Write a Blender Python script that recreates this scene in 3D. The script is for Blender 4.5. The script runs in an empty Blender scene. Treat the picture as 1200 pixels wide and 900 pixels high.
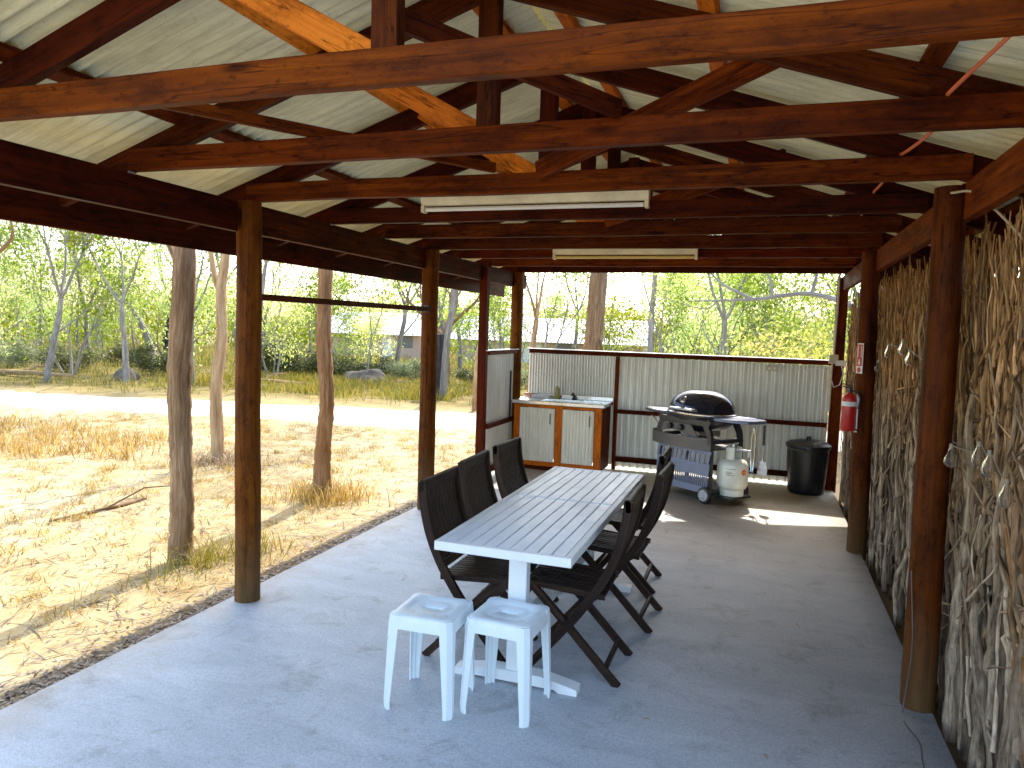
import bpy, bmesh, math, random
import numpy as np
from mathutils import Vector, Matrix, noise as mnoise

R_ = math.radians
scn = bpy.context.scene
COL = scn.collection
rnd = random.Random(7)

# ------------------------------------------------------------------ render / camera / light
scn.render.engine = 'CYCLES'
scn.view_settings.view_transform = 'Standard'
scn.view_settings.look = 'None'
scn.view_settings.exposure = 0
scn.view_settings.gamma = 1.15
scn.cycles.max_bounces = 7
scn.cycles.diffuse_bounces = 5
scn.cycles.glossy_bounces = 3
scn.cycles.transmission_bounces = 6
scn.cycles.transparent_max_bounces = 8
scn.cycles.use_denoising = True
scn.cycles.use_adaptive_sampling = True
scn.cycles.adaptive_threshold = 0.02

cd = bpy.data.cameras.new('camera')
cam = bpy.data.objects.new('camera', cd)
COL.objects.link(cam)
cd.sensor_width = 36
cd.lens = 858 / 1200 * 36
cd.clip_start = 0.05
cd.clip_end = 3000
Rm = Matrix(((0.9453, -0.0543, 0.3215), (0.3245, 0.0605, -0.9439), (0.0318, 0.9967, 0.0748)))
q = Rm.to_quaternion()
cam.matrix_world = Matrix.Translation((0, 0, 1.7)) @ q.to_matrix().to_4x4()
scn.camera = cam

SUN_EL, SUN_AZ = R_(46.5), R_(-6.0)       # azimuth measured from +Y towards +X
world = bpy.data.worlds.new('World')
scn.world = world
world.use_nodes = True
wn = world.node_tree
bg = wn.nodes['Background']
sky = wn.nodes.new('ShaderNodeTexSky')
sky.sky_type = 'NISHITA'
sky.sun_disc = False
sky.sun_elevation = SUN_EL
sky.sun_rotation = SUN_AZ
sky.air_density = 1.0
sky.dust_density = 2.5
sky.ozone_density = 1.0
wn.links.new(sky.outputs[0], bg.inputs[0])
bg.inputs[1].default_value = 0.72
sl = bpy.data.lights.new('sun', 'SUN')
sl.energy = 9.0
sl.angle = R_(0.5)
sl.color = (1.0, 0.94, 0.84)
so = bpy.data.objects.new('sun', sl)
COL.objects.link(so)
sdir = Vector((math.sin(SUN_AZ) * math.cos(SUN_EL), math.cos(SUN_AZ) * math.cos(SUN_EL), math.sin(SUN_EL)))
so.rotation_euler = sdir.to_track_quat('Z', 'Y').to_euler()
so.location = (0, 30, 40)

# ------------------------------------------------------------------ materials
class NT:
    def __init__(s, name):
        s.m = bpy.data.materials.new(name)
        s.m.use_nodes = True
        s.t = s.m.node_tree
        s.t.nodes.clear()
        s.out = s.t.nodes.new('ShaderNodeOutputMaterial')
    def n(s, typ, **kw):
        nd = s.t.nodes.new('ShaderNode' + typ)
        for k, v in kw.items():
            if k.startswith('i_'):
                key = k[2:]
                key = int(key) if key.isdigit() else key.replace('_', ' ')
                s.set(nd.inputs[key], v)
            else:
                setattr(nd, k, v)
        return nd
    def set(s, sock, v):
        if isinstance(v, bpy.types.NodeSocket):
            s.t.links.new(v, sock)
        else:
            if sock.type == 'RGBA' and len(v) == 3:
                v = (*v, 1)
            sock.default_value = v
    def ramp(s, fac, stops, interp='LINEAR'):
        r = s.t.nodes.new('ShaderNodeValToRGB')
        r.color_ramp.interpolation = interp
        els = r.color_ramp.elements
        while len(els) < len(stops):
            els.new(0.5)
        for e, (p, c) in zip(els, stops):
            e.position = p
            e.color = (*c, 1) if len(c) == 3 else c
        s.set(r.inputs[0], fac)
        return r.outputs[0]
    def noise(s, vec, scale, detail=4, rough=0.55, out=0, dist=0):
        nd = s.n('TexNoise')
        if vec is not None:
            s.set(nd.inputs['Vector'], vec)
        nd.inputs['Scale'].default_value = scale
        nd.inputs['Detail'].default_value = detail
        nd.inputs['Roughness'].default_value = rough
        nd.inputs['Distortion'].default_value = dist
        return nd.outputs[out]
    def map(s, vec, scale=(1, 1, 1), loc=(0, 0, 0)):
        nd = s.n('Mapping')
        s.set(nd.inputs['Vector'], vec)
        nd.inputs['Scale'].default_value = scale
        nd.inputs['Location'].default_value = loc
        return nd.outputs[0]
    def mix(s, fac, a, b, mode='MIX'):
        nd = s.n('Mix', data_type='RGBA', blend_type=mode)
        s.set(nd.inputs[0], fac)
        s.set(nd.inputs[6], a)
        s.set(nd.inputs[7], b)
        return nd.outputs[2]
    def math(s, op, a, b=0.0, clamp=False):
        nd = s.n('Math', operation=op, use_clamp=clamp)
        s.set(nd.inputs[0], a)
        s.set(nd.inputs[1], b)
        return nd.outputs[0]
    def bump(s, h, strength=0.3, dist=0.01):
        nd = s.n('Bump')
        nd.inputs['Strength'].default_value = strength
        nd.inputs['Distance'].default_value = dist
        s.set(nd.inputs['Height'], h)
        return nd.outputs[0]
    def uv(s):
        return s.n('TexCoord').outputs['UV']
    def pos(s):
        return s.n('NewGeometry').outputs['Position']
    def obj(s):
        return s.n('TexCoord').outputs['Object']
    def orand(s):
        return s.n('ObjectInfo').outputs['Random']
    def isl(s):
        return s.n('NewGeometry').outputs['Random Per Island']
    def attr(s, name):
        return s.n('Attribute', attribute_name=name).outputs['Color']
    def bsdf(s, col, rough=0.6, metal=0.0, normal=None, spec=0.5, **kw):
        b = s.n('BsdfPrincipled')
        s.set(b.inputs['Base Color'], col)
        s.set(b.inputs['Roughness'], rough)
        s.set(b.inputs['Metallic'], metal)
        s.set(b.inputs['Specular IOR Level'], spec)
        if normal is not None:
            s.set(b.inputs['Normal'], normal)
        for k, v in kw.items():
            s.set(b.inputs[k], v)
        s.t.links.new(b.outputs[0], s.out.inputs[0])
        return b

def wood(name, dark, mid, light, rough=0.65, grain=(1.6, 34, 1), bump=0.35, knots=True, spec=0.06, base_grey=None):
    t = NT(name)
    uv = t.uv()
    orn = t.orand()
    off = t.n('CombineXYZ')
    t.set(off.inputs[0], t.math('MULTIPLY', orn, 37.0))
    t.set(off.inputs[2], t.math('MULTIPLY', orn, 91.0))
    va = t.n('VectorMath', operation='ADD')
    t.set(va.inputs[0], uv); t.set(va.inputs[1], off.outputs[0])
    v = va.outputs[0]
    g = t.noise(t.map(v, grain), 1.0, 7, 0.62, dist=0.5)
    b = t.noise(t.map(v, (1.4, 5, 1)), 1.0, 4, 0.6)
    fine = t.noise(t.map(v, (9, 120, 1)), 1.0, 3, 0.6)
    f = t.math('ADD', t.math('MULTIPLY', g, 0.6), t.math('MULTIPLY', b, 0.4))
    c = t.ramp(f, [(0.30, dark), (0.52, mid), (0.72, light)])
    # blotchy stain
    st = t.ramp(t.noise(t.map(v, (4.5, 9, 1)), 1.0, 8, 0.75), [(0.36, (0.22, 0.20, 0.19)), (0.52, (1, 1, 1))])
    c = t.mix(0.75, c, st, 'MULTIPLY')
    fl = t.ramp(t.noise(t.map(v, (22, 40, 1)), 1.0, 3, 0.6), [(0.30, (0.25, 0.22, 0.2)), (0.40, (1, 1, 1)), (0.72, (1, 1, 1)), (0.80, (1.7, 1.6, 1.5))])
    c = t.mix(0.6, c, fl, 'MULTIPLY')
    if knots:
        vo = t.n('TexVoronoi', feature='F1')
        t.set(vo.inputs['Vector'], t.map(v, (1.3, 5.0, 1)))
        vo.inputs['Scale'].default_value = 1.0
        k = t.ramp(vo.outputs['Distance'], [(0.045, (0.12, 0.10, 0.09)), (0.11, (1, 1, 1))])
        c = t.mix(0.85, c, k, 'MULTIPLY')
    cr = t.math('ABSOLUTE', t.math('SUBTRACT', t.noise(t.map(v, (0.75, 13, 1)), 1.0, 3, 0.5, dist=0.3), 0.5))
    c = t.mix(0.8, c, t.ramp(cr, [(0.0, (0.10, 0.08, 0.07)), (0.010, (1, 1, 1))]), 'MULTIPLY')
    hv = t.n('HueSaturation')
    t.set(hv.inputs['Color'], c)
    t.set(hv.inputs['Value'], t.math('ADD', t.math('MULTIPLY', orn, 0.6), 0.72))
    t.set(hv.inputs['Hue'], t.math('ADD', t.math('MULTIPLY', orn, 0.016), 0.492))
    c = hv.outputs[0]
    if base_grey:
        z = t.n('SeparateXYZ'); t.set(z.inputs[0], t.pos())
        zz = t.math('ADD', z.outputs[2], t.math('MULTIPLY', t.math('SUBTRACT', t.noise(t.map(v, (2, 18, 1)), 1.0, 4), 0.5), 0.7))
        c = t.mix(t.ramp(zz, [(0.05, (.75, .75, .75)), (0.55, (0, 0, 0))]), c, t.mix(0.45, base_grey, c))
    h = t.math('ADD', t.math('MULTIPLY', g, 0.6), t.math('MULTIPLY', fine, 0.4))
    t.bsdf(c, t.ramp(b, [(0.3, (rough - .12,) * 3), (0.7, (rough + .15,) * 3)]), 0, t.bump(h, bump, 0.006), spec)
    return t.m

def plain(name, col, rough=0.5, metal=0.0, var=0.12, scale=9.0, bump=0.0, spec=0.5, dirt=0.0, **kw):
    t = NT(name)
    o = t.obj()
    n1 = t.noise(o, scale, 5, 0.6)
    lo = tuple(c * (1 - var) for c in col); hi = tuple(min(1, c * (1 + var)) for c in col)
    c = t.ramp(n1, [(0.3, lo), (0.7, hi)])
    if dirt:
        d = t.ramp(t.noise(o, scale * 0.4, 8, 0.72), [(0.42, (0.45, 0.38, 0.28)), (0.6, (1, 1, 1))])
        c = t.mix(dirt, c, d, 'MULTIPLY')
    rg = t.ramp(t.noise(o, scale * 2.3, 3), [(0.3, (max(0.02, rough - .07),) * 3), (0.7, (min(1, rough + .08),) * 3)])
    t.bsdf(c, rg, metal, t.bump(t.noise(o, scale * 6, 4), bump, 0.004) if bump else None, spec, **kw)
    return t.m

M = {}
M['beam'] = wood('stained_hardwood', (0.0174, 0.0024, 0.0002), (0.0990, 0.0141, 0.0007), (0.1881, 0.0323, 0.0016))
M['beam_dark'] = wood('dark_stained_hardwood', (0.0095, 0.0015, 0.0000), (0.0498, 0.0074, 0.0005), (0.1121, 0.0188, 0.0014))
M['pine'] = wood('orange_pine', (0.2992, 0.0491, 0.0030), (0.5187, 0.1034, 0.0071), (0.6583, 0.1550, 0.0143), knots=False)
M['log'] = wood('oiled_log', (0.0259, 0.0063, 0.0005), (0.1106, 0.0275, 0.0023), (0.1796, 0.0534, 0.0058), 0.6, (0.9, 26, 1), 0.5, base_grey=(0.1341, 0.0923, 0.0389))
M['redwood'] = wood('red_oiled_timber', (0.2744, 0.0412, 0.0021), (0.5237, 0.0915, 0.0049), (0.6983, 0.1556, 0.0104), 0.5, knots=False)
M['chairwood'] = wood('black_brown_teak', (0.0063, 0.0030, 0.0017), (0.0220, 0.0108, 0.0060), (0.0585, 0.0312, 0.0187), 0.55, (2, 60, 1), 0.3, knots=False, spec=0.12)
M['cream_metal'] = None

def corrugated_mat(name, col, dirt_col, rough=0.42, metal=0.25, dirt=0.5, streak=(1, 1, 1)):
    t = NT(name)
    p = t.pos()
    c0 = t.noise(t.map(p, streak), 3.0, 6, 0.65)
    c = t.ramp(c0, [(0.3, dirt_col), (0.55, col), (0.8, tuple(min(1, x * 1.12) for x in col))])
    d = t.ramp(t.noise(p, 1.1, 5, 0.6), [(0.35, (0.72, 0.70, 0.64)), (0.6, (1, 1, 1))])
    c = t.mix(dirt, c, d, 'MULTIPLY')
    fs = t.ramp(t.noise(t.map(p, (streak[0], streak[1] * 9, streak[2]) if streak[0] < 1 else (streak[0] * 9, streak[1] * 9, streak[2])), 3.0, 4, 0.6), [(0.32, (0.70, 0.69, 0.66)), (0.55, (1, 1, 1)), (0.75, (1.08, 1.08, 1.06))])
    c = t.mix(0.6, c, fs, 'MULTIPLY')
    sp = t.ramp(t.noise(p, 60, 2, 0.5), [(0.28, (0.55, 0.5, 0.42)), (0.36, (1, 1, 1))])
    c = t.mix(0.35, c, sp, 'MULTIPLY')
    t.bsdf(c, rough, metal, t.bump(c0, 0.08, 0.01), 0.5)
    return t.m
M['roof_metal'] = corrugated_mat('roof_sheet_underside', (0.8081, 0.7428, 0.4228), (0.6157, 0.5499, 0.3020), 0.5, 0.0, 0.55, (0.5, 4, 4))
M['wall_metal'] = corrugated_mat('zinc_wall_sheet', (0.90, 0.90, 0.82), (0.78, 0.77, 0.68), 0.36, 0.42, 0.3, (5, 5, 0.6))
M['door_metal'] = corrugated_mat('cream_door_sheet', (0.90, 0.86, 0.70), (0.80, 0.75, 0.58), 0.5, 0.0, 0.25, (5, 5, 0.6))

# concrete floor
t = NT('brushed_concrete')
p = t.pos()
big = t.noise(p, 0.55, 5, 0.6)
med = t.noise(t.map(p, (1.0, 2.6, 1)), 1.7, 7, 0.68, dist=0.6)
fine = t.noise(p, 55, 5, 0.65)
grit = t.noise(p, 130, 3, 0.65)
f = t.math('ADD', t.math('MULTIPLY', big, 0.45), t.math('MULTIPLY', med, 0.55))
c = t.ramp(f, [(0.30, (0.30, 0.33, 0.36)), (0.46, (0.43, 0.47, 0.51)), (0.62, (0.54, 0.58, 0.62))])
c = t.mix(0.45, c, t.ramp(fine, [(0.3, (0.55, 0.55, 0.56)), (0.7, (1.2, 1.2, 1.2))]), 'MULTIPLY')
c = t.mix(0.5, c, t.ramp(grit, [(0.36, (0.35, 0.34, 0.32)), (0.5, (1, 1, 1))]), 'MULTIPLY')
# brown stain along the brushwood side and at the far end by the barbecue
sx = t.n('SeparateXYZ'); t.set(sx.inputs[0], p)
wob = t.math('MULTIPLY', t.math('SUBTRACT', t.noise(p, 1.6, 6, 0.65), 0.5), 1.6)
edge = t.ramp(t.math('ADD', sx.outputs[0], wob), [(0.30, (0, 0, 0)), (0.85, (1, 1, 1))])
far = t.ramp(t.math('MULTIPLY', t.math('ADD', sx.outputs[1], wob), 0.1), [(0.52, (0, 0, 0)), (0.76, (1, 1, 1))])
brown = t.mix(1.0, c, (1.22, 0.98, 0.70), 'MULTIPLY')
ef = t.math('MULTIPLY', t.math('MAXIMUM', t.math('MULTIPLY', edge, 0.18), far), 0.95)
c = t.mix(t.math('MULTIPLY', far, 0.9), c, brown)
dn = t.n('MapRange'); t.set(dn.inputs[0], t.math('ADD', t.math('MULTIPLY', sx.outputs[0], -1.0), t.math('MULTIPLY', t.math('SUBTRACT', t.noise(p, 5.0, 6, 0.7), 0.5), 1.1)))
dn.inputs[1].default_value = 2.72; dn.inputs[2].default_value = 3.08
c = t.mix(t.math('MULTIPLY', dn.outputs[0], 0.55), c, (0.36, 0.27, 0.17))
ring = t.n('TexVoronoi', feature='F1'); t.set(ring.inputs['Vector'], p); ring.inputs['Scale'].default_value = 1.3
spot = t.ramp(ring.outputs['Distance'], [(0.03, (0.62, 0.58, 0.5)), (0.10, (1, 1, 1))])
c = t.mix(0.4, c, spot, 'MULTIPLY')
blot = t.ramp(t.noise(p, 4.2, 7, 0.72, dist=0.8), [(0.33, (0.60, 0.57, 0.52)), (0.46, (1, 1, 1))])
c = t.mix(0.7, c, blot, 'MULTIPLY')
scuff = t.ramp(t.noise(t.map(p, (2.2, 26, 1)), 1.0, 5, 0.7, dist=1.5), [(0.30, (0.62, 0.62, 0.62)), (0.40, (1, 1, 1)), (0.66, (1, 1, 1)), (0.74, (1.15, 1.15, 1.15))])
c = t.mix(0.45, c, scuff, 'MULTIPLY')
ckv = t.n('TexVoronoi', feature='DISTANCE_TO_EDGE'); t.set(ckv.inputs['Vector'], t.noise(p, 0.9, 6, 0.7, out=1)); ckv.inputs['Scale'].default_value = 2.3
ck = t.ramp(ckv.outputs['Distance'], [(0.0, (0.45, 0.43, 0.40)), (0.006, (1, 1, 1))])
t.bsdf(c, 0.62, 0, t.bump(t.math('ADD', fine, t.math('MULTIPLY', grit, 0.5)), 0.25, 0.004), 0.4)
M['concrete'] = t.m

# ground
t = NT('dry_sandy_ground')
p = t.pos()
a = t.noise(p, 0.35, 6, 0.6)
b = t.noise(p, 2.6, 8, 0.68)
cfine = t.noise(t.map(p, (30, 12, 10)), 1.0, 6, 0.7, dist=1.2)
f = t.math('ADD', t.math('MULTIPLY', a, 0.35), t.math('ADD', t.math('MULTIPLY', b, 0.35), t.math('MULTIPLY', cfine, 0.3)))
c = t.ramp(f, [(0.34, (0.1320, 0.0741, 0.0229)), (0.42, (0.3190, 0.2109, 0.0832)), (0.50, (0.4620, 0.3534, 0.1716)), (0.62, (0.5720, 0.4902, 0.3016))])
lit = t.ramp(t.noise(t.map(p, (70, 26, 20)), 1.0, 4, 0.7, dist=2.0), [(0.34, (0.34, 0.26, 0.17)), (0.48, (1, 1, 1))])
c = t.mix(0.75, c, lit, 'MULTIPLY')
sx = t.n('SeparateXYZ'); t.set(sx.inputs[0], p)
yy = t.math('ADD', t.math('SUBTRACT', sx.outputs[1], t.math('MULTIPLY', sx.outputs[0], 0.2)), t.math('MULTIPLY', b, 2.0))
grassy = t.ramp(t.math('MULTIPLY', yy, 0.02), [(0.30, (0, 0, 0)), (0.36, (1, 1, 1))])
gc = t.ramp(b, [(0.35, (0.0780, 0.0655, 0.0154)), (0.55, (0.2040, 0.1474, 0.0423)), (0.7, (0.3000, 0.2184, 0.0770))])
c = t.mix(grassy, c, gc)
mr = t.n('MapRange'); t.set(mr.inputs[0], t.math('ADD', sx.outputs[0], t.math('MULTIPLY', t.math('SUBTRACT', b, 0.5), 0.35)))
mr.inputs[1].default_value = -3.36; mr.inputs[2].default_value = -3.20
c = t.mix(t.math('MULTIPLY', mr.outputs[0], 0.85), c, t.mix(cfine, (0.025, 0.016, 0.010), (0.14, 0.095, 0.055)))  # mulch by the slab, coloured dark to stand in for the eave shadow too
t.bsdf(c, 0.95, 0, t.bump(t.math('ADD', b, t.math('MULTIPLY', cfine, 0.5)), 0.6, 0.03), 0.1)
M['ground'] = t.m

t = NT('pale_gravel_track')
p = t.pos()
c = t.ramp(t.noise(t.map(p, (0.5, 2, 1)), 1.3, 8, 0.7), [(0.3, (0.6084, 0.5039, 0.3848)), (0.55, (0.7504, 0.6620, 0.5483))])
c = t.mix(0.3, c, t.ramp(t.noise(p, 40, 4), [(0.3, (0.6, 0.55, 0.5)), (0.6, (1, 1, 1))]), 'MULTIPLY')
t.bsdf(c, 0.95, 0, t.bump(t.noise(p, 20, 6), 0.4, 0.02), 0.1)
M['track'] = t.m

def bark(name, dark, mid, light, sc=(3, 10, 1), bump=1.0):
    t = NT(name)
    uv = t.uv(); orn = t.orand()
    off = t.n('CombineXYZ'); t.set(off.inputs[0], t.math('MULTIPLY', orn, 53.0)); t.set(off.inputs[2], t.math('MULTIPLY', orn, 17.0))
    va = t.n('VectorMath', operation='ADD'); t.set(va.inputs[0], uv); t.set(va.inputs[1], off.outputs[0])
    v = va.outputs[0]
    g = t.noise(t.map(v, (sc[0], sc[1] * 3, 1)), 1.0, 8, 0.7, dist=0.8)
    b = t.noise(t.map(v, (sc[0] * .5, sc[1] * .5, 1)), 1.0, 4, 0.6)
    c = t.ramp(t.math('ADD', t.math('MULTIPLY', g, 0.65), t.math('MULTIPLY', b, 0.35)), [(0.34, dark), (0.5, mid), (0.64, light)])
    hv = t.n('HueSaturation'); t.set(hv.inputs['Color'], c)
    t.set(hv.inputs['Value'], t.math('ADD', t.math('MULTIPLY', orn, 0.6), 0.7))
    t.bsdf(hv.outputs[0], 0.9, 0, t.bump(g, bump, 0.02), 0.15)
    return t.m
M['bark_dark'] = bark('fibrous_dark_bark', (0.0600, 0.0310, 0.0136), (0.2600, 0.1505, 0.0748), (0.5000, 0.3311, 0.1870))
M['bark_orange'] = bark('peeling_orange_bark', (0.1200, 0.0516, 0.0204), (0.4200, 0.2021, 0.0816), (0.6600, 0.4128, 0.2176))
M['bark_pale'] = bark('pale_peeling_bark', (0.2000, 0.1075, 0.0476), (0.4600, 0.2881, 0.1462), (0.6800, 0.4730, 0.2720))
M['bark_grey'] = bark('grey_gum_bark', (0.07, 0.06, 0.052), (0.22, 0.20, 0.175), (0.46, 0.42, 0.37))
M['bark_black'] = bark('charred_bark', (0.006, 0.006, 0.006), (0.022, 0.021, 0.02), (0.07, 0.065, 0.06))

def leaf(name, cols, trans=0.5, vary=False):
    t = NT(name)
    r = t.isl()
    c = t.ramp(r, [(i / max(1, len(cols) - 1), cc) for i, cc in enumerate(cols)])
    hv = t.n('HueSaturation'); t.set(hv.inputs['Color'], c)
    if vary:
        t.set(hv.inputs['Value'], t.math('ADD', t.math('MULTIPLY', t.math('POWER', t.orand(), 1.6), 1.9), 0.6))
        t.set(hv.inputs['Saturation'], t.math('SUBTRACT', 1.1, t.math('MULTIPLY', t.orand(), 0.35)))
        t.set(hv.inputs['Hue'], t.math('ADD', t.math('MULTIPLY', t.math('FRACT', t.math('MULTIPLY', t.orand(), 7.3)), 0.05), 0.465))
    d = t.n('BsdfPrincipled'); t.set(d.inputs['Base Color'], hv.outputs[0]); d.inputs['Roughness'].default_value = 0.5
    d.inputs['Specular IOR Level'].default_value = 0.35
    tr = t.n('BsdfTranslucent')
    br = t.n('HueSaturation'); t.set(br.inputs['Color'], hv.outputs[0]); br.inputs['Value'].default_value = 1.7; br.inputs['Saturation'].default_value = 1.05
    t.set(tr.inputs[0], br.outputs[0])
    mx = t.n('MixShader'); mx.inputs[0].default_value = trans
    t.t.links.new(d.outputs[0], mx.inputs[1]); t.t.links.new(tr.outputs[0], mx.inputs[2])
    t.t.links.new(mx.outputs[0], t.out.inputs[0])
    return t.m
M['leaf_pale'] = leaf('pale_gum_leaves', [(0.0589, 0.0950, 0.0067), (0.1080, 0.1649, 0.0119), (0.1668, 0.2349, 0.0203), (0.2648, 0.3198, 0.0439)], 0.55, vary=True)
M['leaf_mid'] = leaf('green_gum_leaves', [(0.0502, 0.0932, 0.0047), (0.0948, 0.1644, 0.0078), (0.1675, 0.2522, 0.0137), (0.2568, 0.3179, 0.0273)], 0.55, vary=True)
M['leaf_yellow'] = leaf('yellow_green_broad_leaves', [(0.0370, 0.0585, 0.0035), (0.1053, 0.1365, 0.0065), (0.2106, 0.2291, 0.0130), (0.3791, 0.3217, 0.0216)], 0.5, vary=True)
M['leaf_grey'] = leaf('grey_green_shrub_leaves', [(0.0304, 0.0421, 0.0101), (0.0547, 0.0679, 0.0162), (0.0850, 0.0970, 0.0254), (0.1215, 0.1294, 0.0416)], 0.4, vary=True)
M['grass_dry'] = leaf('dry_straw_blades', [(0.1754, 0.0910, 0.0164), (0.2869, 0.1668, 0.0355), (0.3825, 0.2502, 0.0655), (0.4781, 0.3411, 0.1201)], 0.35)
M['grass_orange'] = leaf('orange_dead_blades', [(0.1549, 0.0851, 0.0203), (0.3291, 0.2065, 0.0473), (0.4840, 0.3402, 0.0811), (0.6002, 0.4860, 0.1758)], 0.3)
M['grass_green'] = leaf('green_yellow_blades', [(0.0674, 0.0827, 0.0050), (0.1350, 0.1359, 0.0099), (0.2296, 0.1713, 0.0231), (0.3240, 0.2126, 0.0429)], 0.4)
M['grass_verge'] = leaf('verge_blades', [(0.0583, 0.0722, 0.0078), (0.1166, 0.1181, 0.0156), (0.1944, 0.1575, 0.0292), (0.2722, 0.2100, 0.0507)], 0.4)
M['twig_litter'] = leaf('dark_twig_litter', [(0.0425, 0.0255, 0.0153), (0.1020, 0.0638, 0.0340), (0.1870, 0.1275, 0.0680), (0.3400, 0.2550, 0.1615)], 0.0)
M['litter'] = leaf('fallen_leaf_litter', [(0.10, 0.055, 0.025), (0.22, 0.13, 0.06), (0.38, 0.25, 0.13), (0.55, 0.42, 0.26)], 0.1)

t = NT('brushwood_bark')
tint = t.attr('tint')
uv = t.uv()
g = t.noise(t.map(uv, (9, 60, 1)), 1.0, 7, 0.7, dist=0.7)
b = t.noise(t.map(uv, (7, 14, 1)), 1.0, 5, 0.65)
c = t.ramp(t.math('ADD', t.math('MULTIPLY', g, 0.5), t.math('MULTIPLY', b, 0.5)), [(0.38, (0.14, 0.12, 0.10)), (0.5, (1.05, 1.02, 0.96)), (0.62, (1.95, 1.95, 1.95))])
c = t.mix(1.0, tint, c, 'MULTIPLY')
t.bsdf(c, 0.85, 0, t.bump(g, 0.9, 0.008), 0.2)
M['brush'] = t.m

M['white_plastic'] = plain('white_plastic', (0.74, 0.83, 0.87), 0.33, 0, 0.03, 14, spec=0.5)
M['table_paint'] = plain('white_painted_slats', (0.76, 0.85, 0.95), 0.36, 0, 0.07, 6, 0.05)  # white paint with the blue of the reflected sky put into its colour
M['table_edge'] = plain('white_painted_frame', (0.80, 0.84, 0.86), 0.45, 0, 0.05, 8, 0.05)
M['fixture'] = plain('bounce_tinted_enamel', (0.88, 0.76, 0.46), 0.45, 0, 0.06, 12, dirt=0.3)  # white fitting; yellow of the warm ground bounce is put into its colour
M['tube'] = plain('fluorescent_tube', (0.86, 0.82, 0.70), 0.25, 0, 0.02, 20)
M['tube_yellow'] = plain('yellowed_diffuser', (0.66, 0.46, 0.10), 0.3, 0, 0.05, 20)
M['black_plastic'] = plain('black_plastic', (0.010, 0.010, 0.012), 0.36, 0, 0.2, 7, 0.05)
M['black_metal'] = plain('black_painted_metal', (0.014, 0.014, 0.016), 0.38, 0.0, 0.2, 10)
M['lid'] = plain('dark_glossy_lid', (0.012, 0.016, 0.030), 0.14, 0.35, 0.1, 5, 0, 0.7)
M['chrome'] = plain('bright_steel', (0.72, 0.72, 0.72), 0.22, 1.0, 0.05, 14)
M['steel'] = plain('brushed_steel', (0.52, 0.52, 0.52), 0.33, 0.9, 0.08, 20)
M['shelf_metal'] = plain('grey_cast_shelf', (0.1188, 0.1254, 0.1512), 0.3, 0.6, 0.05, 12)
M['panel_blue'] = plain('blue_grey_panel', (0.1330, 0.1656, 0.2640), 0.38, 0.4, 0.08, 10)
M['tray'] = plain('grey_tray', (0.085, 0.08, 0.075), 0.45, 0.3, 0.08, 10)
M['grey_plastic'] = plain('grey_hub', (0.46, 0.47, 0.49), 0.45, 0, 0.08, 30)
M['gas_paint'] = plain('cream_gas_paint', (0.9435, 0.9500, 0.7983), 0.4, 0.1, 0.04, 8, dirt=0.15)
M['orange_label'] = plain('orange_sticker', (0.85, 0.10, 0.015), 0.45, 0, 0.05, 20)
M['yellow_mark'] = plain('yellow_print', (0.85, 0.50, 0.04), 0.45, 0, 0.05, 20)
M['ink'] = plain('dark_print', (0.06, 0.06, 0.06), 0.6, 0, 0.1, 20)
M['red_paint'] = plain('red_enamel', (0.48, 0.010, 0.006), 0.38, 0.0, 0.06, 12)
M['white_paint'] = plain('white_paint', (0.80, 0.80, 0.78), 0.45, 0, 0.04, 12)
M['conduit'] = plain('cream_conduit', (0.62, 0.55, 0.40), 0.5, 0, 0.08, 12, dirt=0.3)
M['orange_cord'] = plain('orange_rubber_cord', (0.62, 0.12, 0.035), 0.5, 0, 0.06, 12)
M['grey_cord'] = plain('dull_grey_wire', (0.07, 0.065, 0.06), 0.5, 0.2, 0.06, 12)
M['twig'] = plain('pale_bare_twig', (0.48, 0.36, 0.22), 0.8, 0, 0.15, 12)
M['wire'] = plain('clear_cable', (0.22, 0.17, 0.11), 0.5, 0, 0.06, 12)
M['galv'] = plain('galvanised_strap', (0.42, 0.42, 0.40), 0.42, 0.7, 0.15, 30)
M['soap'] = plain('amber_soap', (0.42, 0.36, 0.12), 0.15, 0, 0.05, 12, 0, 0.5)
M['stone'] = plain('dark_field_stone', (0.11, 0.085, 0.06), 0.95, 0, 0.6, 3.5, 1.0)
M['cabin_roof'] = plain('white_roof_sheet', (0.70, 0.70, 0.70), 0.4, 0, 0.03, 1)
M['cabin_wall'] = plain('tan_cabin_wall', (0.55, 0.38, 0.28), 0.7, 0, 0.08, 1)
M['cabin_dark'] = plain('dark_window', (0.16, 0.16, 0.16), 0.15, 0, 0.1, 3)
t = NT('clear_glass')
gb = t.bsdf((0.86, 0.78, 0.62), 0.04, 0.0)
gb.inputs['Transmission Weight'].default_value = 0.97
gb.inputs['IOR'].default_value = 1.22
M['glass'] = t.m

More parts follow.
